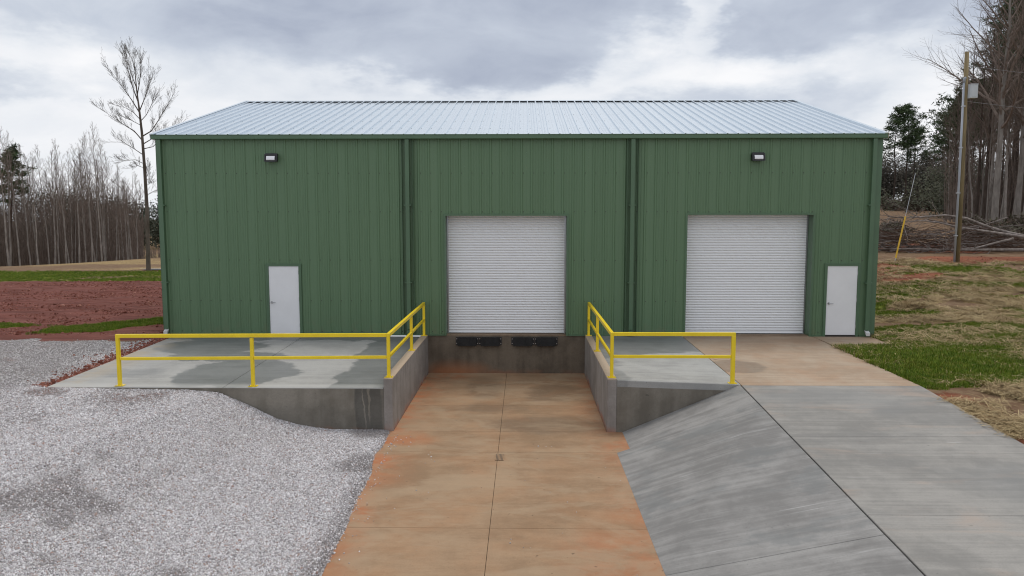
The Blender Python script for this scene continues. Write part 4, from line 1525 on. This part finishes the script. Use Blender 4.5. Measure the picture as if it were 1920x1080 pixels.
# one pine at the left edge
tr, nd = pine(51, 13.5, 0.17, 0.55, 34, 2.0, 0.55, 7, 14)
pl_ = Proto('pine_tree', [('trunk', tr.mesh('trunk', M['bark_dark'], True)), ('crown', nd.mesh('crown', M['needle']))], 'dark green pine among leafless trees at the left edge', 'tree')
pl_.place(px_at(18, 60), 60, 0.4, 0.98)

# right: far pines behind the field
PR = []
for s, (H, c0, nb, bl) in enumerate(((17.0, 0.50, 44, 3.4), (15.0, 0.55, 38, 3.0), (22.0, 0.45, 56, 3.4), (24.0, 0.5, 58, 3.2))):
    tr, nd = pine(60 + s, H, 0.011 * H, c0, nb, bl, 0.60 if s < 2 else 0.5, 6, 15)
    PR.append(Proto('pine_tree', [('trunk', tr.mesh('trunk', M['bark_dark'], True)), ('crown', nd.mesh('crown', M['needle']))], '', 'tree'))
gp_far = 'tall dark pine at the far edge of the brown field right of the building'
for (u, y, k, sc) in ((1664, 98, 0, 0.88), (1688, 102, 0, 0.92), (1699, 97, 1, 0.80), (1722, 108, 1, 0.55)):
    PR[k].place(px_at(u, y), y, u * 0.7, sc, None, {1664: 'dark pine beyond the field, closest to the right corner of the building', 1688: 'tallest dark pine beyond the brown field, right of the roof end', 1699: 'slightly shorter dark pine just right of the tallest one beyond the field', 1722: 'smallest dark pine beyond the field, nearest the utility pole'}[u], 'pines beyond the brown field')
gp_mid = 'pine in the dense dark wood behind the utility pole'
for (u, y, k, sc) in ((1772, 70, 1, 0.95), (1788, 64, 0, 0.9), (1806, 66, 1, 0.85), (1824, 72, 1, 1.1), (1868, 58, 3, 0.98), (1904, 44, 3, 1.0), (1890, 56, 2, 1.05), (1930, 50, 3, 1.0), (1962, 46, 2, 1.05), (1838, 70, 1, 1.1), (1900, 66, 3, 1.0), (1990, 56, 3, 1.0), (1758, 84, 0, 0.85), (1850, 76, 2, 0.8), (1925, 62, 2, 1.1)):
    PR[k].place(px_at(u, y), y, u * 0.37, sc, None, gp_mid, 'pines of the wood behind the utility pole')

# right: big leafless trees
BR = []
for s, (H, r0, c0, nl, lb, ag) in enumerate(((22.0, 0.26, 0.34, 36, 6.2, 0.9), (20.0, 0.21, 0.34, 26, 4.2, 0.8), (16.0, 0.16, 0.32, 24, 3.4, 0.8), (11.0, 0.10, 0.36, 20, 2.6, 0.75))):
    tr, cr = bare_tree(80 + s, H, r0, c0, nl, lb, ag, 0.012, (9, 6, 0), 1.35)
    BR.append((tr.mesh('trunk', M['bark_pale'], True), tr.mesh('trunk', M['bark_dark'], True), cr.mesh('crown', M['twig'])))


def big_bare(u, y, k, sc, label, group=None, pale=True, rz=None):
    tr = BR[k][0 if pale else 1]
    return Proto('bare_tree', [('trunk', tr), ('crown', BR[k][2])], label, 'tree', group).place(px_at(u, y), y, u * 0.61 if rz is None else rz, sc)


big_bare(1852, 37, 0, 1.06, 'tallest leafless tree right of the pole, its wide crown reaching over the pole top')
big_bare(1893, 40, 0, 0.98, 'thick pale trunked leafless tree at the right edge of the photo')
big_bare(1750, 84, 3, 1.0, 'small forked leafless tree standing at the edge of the brown field')
lbm = 'leafless tree in the dense wood behind the utility pole'
for (u, y, k, sc, pale) in ((1775, 62, 2, 0.95, False), (1797, 56, 1, 0.9, False), (1818, 46, 2, 1.0, False), (1832, 44, 1, 0.95, False), (1842, 54, 1, 1.0, True), (1868, 44, 2, 1.05, True), (1880, 52, 1, 1.0, False),
                            (1908, 36, 1, 1.0, True), (1918, 48, 1, 1.05, False), (1940, 40, 0, 1.0, True), (1965, 44, 1, 1.0, False), (1735, 96, 3, 0.9, False), (2000, 42, 0, 1.0, True), (1860, 60, 2, 1.0, False), (1786, 74, 2, 0.9, False)):
    big_bare(u, y, k, sc, lbm, 'leafless trees of the wood behind the utility pole', pale)

for (u, y, k) in ((1768, 58, .8), (1790, 50, .9), (1803, 47, .75), (1812, 42, .9), (1826, 49, 1.0), (1838, 40, .85), (1862, 41, 1.0), (1872, 38, .8), (1885, 45, 1.1), (1903, 43, .95), (1914, 40, 1.1), (1925, 37, .9)):
    t = LP[int(u) % 7].place(px_at(u, y), y, u * 0.9, k, None, 'thin pale sapling in the wood behind the utility pole', 'saplings of the wood behind the utility pole')
    t.rotation_euler = (rnd.gauss(0, .05), rnd.gauss(0, .05), u * 0.9)
thicket('thicket', 'dense brown undergrowth in the wood behind the utility pole', lambda r: (lambda y: (px_at(r.uniform(1760, 2080), y), y))(r.uniform(46, 82)), 1100, 2.5, 8.5, M['twig'], 23, twigs=6)
far_mass('leafy_undergrowth', 'dull evergreen undergrowth deep in the wood on the right', [(u, 68 + (u % 5) * 4, 7 + (u % 3) * 2.2, 5) for u in range(1755, 2060, 18)], 1700, 0.17, M['olive'], 33)
far_mass('far_hedge', 'dark scrub along the far edge of the brown field', [(u, 106 + (u % 5) * 2, 5.6 + (u % 4) * 1.5 + max(0, u - 1700) * 0.05, 4) for u in range(1560, 1800, 14)], 2600, 0.20, M['scrub'], 34)

# shrubs at the field edge
def shrub_mesh(seed, r, h):
    rnd = random.Random(seed)
    a, b = MB(), MB()
    for k in range(130):
        az, el = rnd.uniform(0, 6.28), rnd.uniform(0.25, 1.5)
        L = rnd.uniform(0.6, 1.0)
        e = Vector((math.cos(az) * math.cos(el) * r * L, math.sin(az) * math.cos(el) * r * L, math.sin(el) * h * L))
        mid = e * 0.5 + Vector((rnd.gauss(0, .08), rnd.gauss(0, .08), 0.12 * h))
        a.tube([(0, 0, -0.05), mid, e], [0.022, 0.016, 0.006], 3, 0, cap=False)
        for j in range(5):
            q = mid.lerp(e, rnd.random())
            d = Vector((rnd.gauss(0, 1), rnd.gauss(0, 1), rnd.gauss(0, 1) + 0.4)).normalized() * 0.3 * r * rnd.uniform(.5, 1.1)
            a.tube([q, q + d], [0.009, 0.004], 3, 0, cap=False)
            if rnd.random() < 0.75:
                s = d.orthogonal().normalized() * 0.07
                c = q + d * rnd.random()
                b.poly([c - s, c + d * 0.3, c + s, c - d * 0.3])
    return a.mesh('stems', M['twig']), b.mesh('leaves', M['brushleaf'])


SH = [shrub_mesh(200 + s, 1.9, 1.7) for s in range(3)]
for i, (u, y, sc) in enumerate(((1668, 92, 1.1), (1690, 93, 1.3), (1708, 90, 1.0), (1728, 92, 1.3), (1752, 90, 1.2), (1774, 88, 1.4), (1650, 94, 1.2), (1790, 80, 1.5), (1712, 96, 1.7), (1765, 96, 1.8))):
    Proto('shrub', [('stems', SH[i % 3][0]), ('leaves', SH[i % 3][1])], 'rounded brown winter shrub at the far edge of the field', 'shrub', 'shrubs along the far field edge').place(px_at(u, y), y, i * 1.3, sc)
for i, (u, y, sc) in enumerate(((1652, 25.5, 0.75), (1672, 26.5, 0.8), (1822, 24.5, 0.9), (1842, 25, 0.85), (1866, 23.6, 0.8), (1812, 29, 0.9), (1895, 27, 1.0), (1925, 25, 1.0))):
    Proto('shrub', [('stems', SH[(i + 1) % 3][0]), ('leaves', SH[(i + 1) % 3][1])], 'scrubby bush growing behind the heap of cut branches', 'shrub', 'bushes behind the branch heap').place(px_at(u, y), y, i * 1.7, sc)

# felled trunks and branch heap
def felled(name, pts, r0, r1, label):
    mb = MB()
    m = len(pts)
    P3 = []
    for (u, y, h) in pts:
        x = px_at(u, y)
        P3.append(Vector((x, y, float(Hgt(x, y)) + h)))
    c = sum(P3, Vector()) / m
    mb.tube([p - c for p in P3], [r0 + (r1 - r0) * k / (m - 1) for k in range(m)], 9)
    rnd = random.Random(int(r0 * 1000) + m)
    o = mb.build(name, M['logwood'], None, smooth=True, loc=c)
    tag(o, label, 'felled trunk')
    bb = MB()
    for k in range(16):
        i = rnd.randrange(m // 2, m - 1) if rnd.random() < 0.7 else rnd.randrange(0, m - 1)
        q = P3[i].lerp(P3[i + 1], rnd.random()) - c
        dd = (P3[i + 1] - P3[i]).normalized()
        d = (dd + Vector((rnd.gauss(0, .5), rnd.gauss(0, .5), rnd.gauss(0, .35)))).normalized()
        branch(bb, q, d, rnd.uniform(0.8, 2.2), 0.022, 1, rnd, 0.0, (4, 4, 3, 3), (0, 4, 0), (0.6, 0.7, 0.7), 0.2, 0.2, 0.5)
    bb.build('branches', M['logwood'], o)['kind'] = 'stuff'


felled('felled_trunk', [(1925, 19.8, 0.75), (1880, 19.7, 1.0), (1840, 19.6, 1.35), (1800, 19.5, 1.85), (1760, 19.4, 2.02), (1720, 19.5, 1.9), (1690, 19.6, 1.85), (1655, 19.8, 1.9)], 0.10, 0.02, 'long pale felled trunk arching across the top of the branch heap')
felled('felled_trunk', [(1918, 19.2, 0.75), (1870, 19.1, 0.98), (1830, 19.0, 1.18), (1790, 19.0, 1.35), (1750, 19.2, 1.62), (1720, 19.3, 1.7), (1660, 19.6, 1.55)], 0.085, 0.018, 'pale felled trunk lying just below the arched one on the heap')
felled('felled_trunk', [(1888, 18.7, 0.75), (1860, 18.6, 0.55), (1825, 18.5, 0.32), (1790, 18.4, 0.22), (1750, 18.4, 0.12)], 0.07, 0.02, 'darker felled trunk slanting down towards the foot of the utility pole')
felled('felled_trunk', [(1935, 18.4, 0.16), (1880, 18.3, 0.17), (1830, 18.3, 0.2), (1770, 18.4, 0.18), (1700, 18.4, 0.22), (1640, 18.6, 0.2)], 0.10, 0.03, 'long felled trunk lying flat on the ground along the front of the heap')


def heap():
    rnd = random.Random(77)
    mb = MB()
    for k in range(380):
        u = rnd.uniform(1590, 1915)
        y = rnd.uniform(18.6, 22.8)
        x = px_at(u, y)
        z = float(Hgt(x, y))
        hmax = 1.75 * ss((u - 1590) / 30, 0, 1) * (1.0 if u < 1800 else max(0.35, 1 - (u - 1800) / 130)) * (0.45 + 0.55 * rnd.random())
        h = rnd.random() ** 1.6 * float(hmax) + 0.04
        a = rnd.gauss(0, 0.38) + (PI if rnd.random() < 0.5 else 0)
        L = rnd.uniform(1.2, 5.0)
        d = Vector((math.cos(a), math.sin(a) * 0.6, rnd.gauss(0, 0.16)))
        c = Vector((x, y, z + h))
        m0 = len(mb.mi)
        q = c - d * L * 0.5
        q.z = max(q.z, z + 0.02)
        branch(mb, q, d, L, rnd.uniform(0.010, 0.034) * (1.25 if k % 4 == 0 else 1), 1, rnd, -0.05, (4, 4, 3, 3), (0, 2, 0), (0.6, 0.6, 0.7), 0.25, 0.10, 0.42)
        mb.mi[m0:] = [0 if k % 4 == 0 else 1] * (len(mb.mi) - m0)
    return tag(mb.build('branch_heap', [M['logwood'], M['stick']]), 'tangled heap of cut grey branches beyond the utility pole', 'brush pile', kind='stuff')


heap()

# pale pad and dark strip beyond the lone tree
mb = MB()
def gxy(x, y, dz=0.03): return (x, y, float(Hgt(x, y)) + dz)
def strip(name, x0, x1, y0, y1, material, nx=8):
    mb = MB()
    for i in range(nx):
        a, b = x0 + (x1 - x0) * i / nx, x0 + (x1 - x0) * (i + 1) / nx
        mb.poly([gxy(a, y0, 0.05), gxy(b, y0, 0.05), gxy(b, y1, 0.05), gxy(a, y1, 0.05)])
    tag(mb.build(name, material), kind='structure')
strip('side_road', -26.0, -6.0, 27.9, 29.2, mat_paint('dark_asphalt', (0.055, 0.058, 0.065), 0.9, var=0.2))
strip('gravel_verge', -26.9, -6.0, 29.25, 29.75, mat_paint('pale_sand', (0.48, 0.40, 0.30), 0.95, var=0.2))

# ------------------------------------------------------------------ ground cover (stuff): stones, grass, straw, clods
def gn_scatter(name, P, rot, scl, protos, label, cat, tone=None):
    me = bpy.data.meshes.new(name)
    me.vertices.add(len(P))
    me.vertices.foreach_set('co', np.asarray(P, np.float32).ravel())
    a = me.attributes.new('rot', 'FLOAT_VECTOR', 'POINT'); a.data.foreach_set('vector', np.asarray(rot, np.float32).ravel())
    a = me.attributes.new('scl', 'FLOAT', 'POINT'); a.data.foreach_set('value', np.asarray(scl, np.float32))
    if tone is not None:
        a = me.attributes.new('tone', 'FLOAT', 'POINT'); a.data.foreach_set('value', np.asarray(tone, np.float32))
    o = put(name, me)
    c = bpy.data.collections.new(name + '_pieces')
    for q in protos:
        c.objects.link(q)
    ng = bpy.data.node_groups.new(name, 'GeometryNodeTree')
    ng.interface.new_socket('Geometry', in_out='INPUT', socket_type='NodeSocketGeometry')
    ng.interface.new_socket('Geometry', in_out='OUTPUT', socket_type='NodeSocketGeometry')
    N, L = ng.nodes, ng.links
    gi, go = N.new('NodeGroupInput'), N.new('NodeGroupOutput')
    ip = N.new('GeometryNodeInstanceOnPoints')
    ci = N.new('GeometryNodeCollectionInfo')
    ci.inputs['Collection'].default_value = c
    ci.inputs['Separate Children'].default_value = True
    ci.inputs['Reset Children'].default_value = True
    ip.inputs['Pick Instance'].default_value = True
    r = N.new('GeometryNodeInputNamedAttribute'); r.data_type = 'FLOAT_VECTOR'; r.inputs['Name'].default_value = 'rot'
    s = N.new('GeometryNodeInputNamedAttribute'); s.data_type = 'FLOAT'; s.inputs['Name'].default_value = 'scl'
    e = N.new('FunctionNodeEulerToRotation')
    L.new(gi.outputs[0], ip.inputs['Points'])
    L.new(ci.outputs[0], ip.inputs['Instance'])
    L.new(r.outputs['Attribute'], e.inputs[0])
    L.new(e.outputs[0], ip.inputs['Rotation'])
    L.new(s.outputs['Attribute'], ip.inputs['Scale'])
    L.new(ip.outputs[0], go.inputs[0])
    md = o.modifiers.new('scatter', 'NODES')
    md.node_group = ng
    tag(o, label, cat, kind='stuff')
    return o


def raw(name, mb, material):
    return bpy.data.objects.new(name, mb.mesh(name, material))


def mat_rand(name, stops, rough=0.85, dusty=None):
    m, g = mat(name)
    rnd = g.n('ShaderNodeObjectInfo').outputs['Random']
    r = g.n('ShaderNodeValToRGB', {0: rnd})
    cr = r.color_ramp
    cr.elements[0].position, cr.elements[0].color = stops[0][0], (*stops[0][1], 1)
    cr.elements[1].position, cr.elements[1].color = stops[-1][0], (*stops[-1][1], 1)
    for p, c in stops[1:-1]:
        e = cr.elements.new(p); e.color = (*c, 1)
    c = r.outputs[0]
    if dusty is not None:
        tn = g.n('ShaderNodeAttribute', attribute_name='tone', attribute_type='INSTANCER').outputs['Fac']
        c = g.mix(g.m('MINIMUM', tn, 1.0), c, g.mix(0.75, c, dusty[0]))
        c = g.mix(g.step(tn, 1.0, 2.0), c, g.mix(0.65, c, dusty[1]))
    g.bsdf(c, rough, 0.0, spec=0.2)
    return m


M['stone'] = mat_rand('crushed_stone', [(0.0, (0.26, 0.24, 0.24)), (0.2, (0.45, 0.425, 0.43)), (0.5, (0.63, 0.605, 0.615)), (0.85, (0.76, 0.74, 0.75)), (0.95, (0.42, 0.34, 0.31)), (1.0, (0.36, 0.24, 0.20))], dusty=((0.20, 0.178, 0.172), (0.27, 0.12, 0.075)))
M['blade'] = mat_rand('grass_blades', [(0.0, (0.062, 0.115, 0.008)), (0.5, (0.13, 0.20, 0.014)), (0.85, (0.21, 0.245, 0.028)), (1.0, (0.26, 0.22, 0.07))], 0.6)
M['strand'] = mat_rand('straw_strands', [(0.0, (0.19, 0.125, 0.06)), (0.5, (0.38, 0.28, 0.14)), (1.0, (0.52, 0.41, 0.23))], 0.7)
M['clod'] = mat_rand('clay_clods', [(0.0, (0.10, 0.032, 0.022)), (0.6, (0.20, 0.068, 0.048)), (1.0, (0.34, 0.17, 0.13))], 0.95)


def stone_proto(seed, name, material):
    rnd = random.Random(seed)
    bm = bmesh.new()
    bmesh.ops.create_icosphere(bm, subdivisions=1, radius=1.0)
    for v in bm.verts:
        v.co *= rnd.uniform(0.6, 1.1)
        v.co.z *= 0.7
    me = bpy.data.meshes.new(name)
    bm.to_mesh(me)
    me.materials.append(material)
    return bpy.data.objects.new(name, me)


nr = np.random.default_rng(4)


def scatter_pts(n, x0, x1, y0, y1, wf, bias=None):
    x = nr.uniform(x0, x1, n)
    y = nr.uniform(y0, y1, n)
    w = wf(x, y)
    keep = nr.random(n) < w
    keep &= ~in_hole(x, y, -0.02)
    x, y = x[keep], y[keep]
    return x, y, Hgt(x, y)


gvw = lambda x, y: weights(x, y)[3]
gdens = lambda x, y: gvw(x, y) * (x < edge_x(y) + 0.05 * (nr.random(np.shape(x)) - 0.4))
xa, ya, za = scatter_pts(300000, -12.5, -2.42, -15.5, -6.06, gdens)
xb, yb, zb = scatter_pts(130000, -24, -10.3, -14, 0.4, gdens)
xc, yc, zc = scatter_pts(9000, -12, -2.42, -6.6, -6.02, lambda x, y: np.ones_like(x))
X = np.concatenate([xa, xb, xc]); Y = np.concatenate([ya, yb, yc]); Z = np.concatenate([za, zb, zc])
n = len(X)
dk = 0.36 * ss(vnoise(X, Y, 0.33, 61, 4), 0.50, 0.68) * ss(vnoise(X, Y, 1.7, 62, 3), 0.3, 0.55)
dk = dk * ss(X, -3.4, -5.5)
dk = np.maximum(dk, 1.0 * ss(X + 0.5 * vnoise(X, Y, 1.0, 64, 3), -9.9, -11.5) * ss(Y + 0.35 * (X + 11), -7.6, -6.4))
rdn = ss(vnoise(X * 1.2, Y, 0.6, 63, 4), 0.64, 0.74) * (nr.random(n) < 0.7) + ss(X, -2.95, -2.55) * (nr.random(n) < 0.55) + ss(np.hypot(X + 3.1, Y + 6.2), 0.7, 0.3)
gn_scatter('gravel', np.stack([X, Y, Z + 0.004], 1), nr.uniform(0, 6.28, (n, 3)), nr.gamma(4, 0.0024, n) + 0.003, [stone_proto(s, 'stone', M['stone']) for s in range(6)],
           'pale crushed stone gravel covering the yard on the left', 'gravel', np.where(nr.random(n) < dk, 0.95, 0.0) + np.clip(rdn, 0, 1))
# spilled stones on the ramp edge
m_ = 190
ys_ = nr.uniform(-14, -6.4, m_)
xs_ = np.where(nr.random(m_) < 0.8, -2.57 + nr.exponential(0.12, m_), nr.uniform(-2.4, 2.0, m_))
gn_scatter('spilled_stones', np.stack([xs_, ys_, np.full(m_, ZP + 0.006)], 1), nr.uniform(0, 6.28, (m_, 3)), nr.gamma(4, 0.0020, m_) + 0.003, [stone_proto(20 + s, 'stone', M['stone']) for s in range(3)],
           'loose stones spilled from the gravel onto the truck ramp', 'stones', np.zeros(m_))


def grass_proto(seed, nb, h, sp, material, name, droop=0.35):
    rnd = random.Random(seed)
    mb = MB()
    for k in range(nb):
        a = rnd.uniform(0, 6.28)
        r = sp * math.sqrt(rnd.random())
        x, y = math.cos(a) * r, math.sin(a) * r
        hh = h * rnd.uniform(0.5, 1.15)
        b = rnd.uniform(0, 6.28)
        dx, dy = math.cos(b) * hh * droop, math.sin(b) * hh * droop
        w = 0.007
        wx, wy = -math.sin(b) * w, math.cos(b) * w
        mb.poly([(x - wx, y - wy, -0.01), (x + wx, y + wy, -0.01), (x + dx * .4 + wx * .7, y + dy * .4 + wy * .7, hh * .6), (x + dx * .4 - wx * .7, y + dy * .4 - wy * .7, hh * .6)])
        mb.poly([(x + dx * .4 - wx * .7, y + dy * .4 - wy * .7, hh * .6), (x + dx * .4 + wx * .7, y + dy * .4 + wy * .7, hh * .6), (x + dx, y + dy, hh)])
    return raw(name, mb, material)


def straw_proto(seed, nb):
    rnd = random.Random(seed)
    mb = MB()
    for k in range(nb):
        c = Vector((rnd.gauss(0, 0.09), rnd.gauss(0, 0.09), 0.01 + 0.03 * rnd.random()))
        a = rnd.uniform(0, 6.28)
        d = Vector((math.cos(a), math.sin(a), rnd.gauss(0, 0.14))) * rnd.uniform(0.05, 0.16)
        w = Vector((-math.sin(a), math.cos(a), 0)) * 0.0035
        mdl = c + Vector((0, 0, 0.016))
        mb.poly([c - d - w, c - d + w, mdl + w, mdl - w])
        mb.poly([mdl - w, mdl + w, c + d + w, c + d - w])
    return raw('straw', mb, M['strand'])


GB = [grass_proto(s, 16, 0.11, 0.10, M['blade'], 'grass_tuft') for s in range(5)]
grw = lambda x, y: weights(x, y)[0]
xa, ya, za = scatter_pts(52000, 8.7, 18, -9, 3, grw)
xb, yb, zb = scatter_pts(50000, 10.5, 30, 2, 15, lambda x, y: grw(x, y) * 0.8)
xc, yc, zc = scatter_pts(60000, -24, -10.6, 0, 12, grw)
xd, yd, zd_ = scatter_pts(26000, -40, -12, 18, 28, lambda x, y: grw(x, y) * 0.9)
X = np.concatenate([xa, xb, xc, xd]); Y = np.concatenate([ya, yb, yc, yd]); Z = np.concatenate([za, zb, zc, zd_])
n = len(X)
lush = 0.65 + 0.75 * np.exp(-(((X - 10.2) / 2.0) ** 2 + ((Y + 3.4) / 1.9) ** 2))
rot = np.stack([nr.normal(0, .12, n), nr.normal(0, .12, n), nr.uniform(0, 6.28, n)], 1)
gn_scatter('grass', np.stack([X, Y, Z], 1), rot, lush * nr.uniform(0.6, 1.2, n), GB, 'short green grass growing in patches around the building', 'grass')

SB = [straw_proto(s, 18) for s in range(5)]
stw = lambda x, y: weights(x, y)[1] * (1 - 0.75 * weights(x, y)[0]) * (1 - 0.75 * weights(x, y)[2])
xa, ya, za = scatter_pts(46000, 8.6, 17, -13, 2, lambda x, y: stw(x, y) * 0.9)
xb, yb, zb = scatter_pts(36000, 10.6, 32, 2, 18, stw)
X = np.concatenate([xa, xb]); Y = np.concatenate([ya, yb]); Z = np.concatenate([za, zb])
n = len(X)
rot = np.stack([nr.normal(0, .15, n), nr.normal(0, .15, n), nr.uniform(0, 6.28, n)], 1)
gn_scatter('straw', np.stack([X, Y, Z], 1), rot, nr.uniform(0.6, 1.5, n), SB, 'dry straw strewn over the lawn right of the building', 'straw')

CB = [stone_proto(40 + s, 'clod', M['clod']) for s in range(4)]
clw = lambda x, y: weights(x, y)[2] * ss(vnoise(x * 0.5, y * 1.4, 0.9, 71, 3), 0.3, 0.7)
xa, ya, za = scatter_pts(60000, -34, -10.7, 0.2, 20, lambda x, y: clw(x, y) * 0.8)
xb, yb, zb = scatter_pts(9000, 8.8, 26, -12, 17, clw)
xc = nr.uniform(-2.66, -2.4, 500); yc = nr.uniform(-6.0, 0, 500); zc = np.full(500, ZP + 0.01)
ye = nr.uniform(-6.1, -0.3, 2600); xe = -10.42 - nr.exponential(0.16, 2600) * (0.3 + 1.2 * vnoise(ye, ye * 0, 1.1, 9, 2)); ze = Hgt(xe, ye)
X = np.concatenate([xa, xb, xe]); Y = np.concatenate([ya, yb, ye]); Z = np.concatenate([za, zb, ze])
n = len(X)
gn_scatter('clay_clods', np.stack([X, Y, Z], 1), nr.uniform(0, 6.28, (n, 3)), nr.gamma(2.2, 0.009, n) + 0.006, CB, 'crumbled red clay clods on the bare field', 'soil')
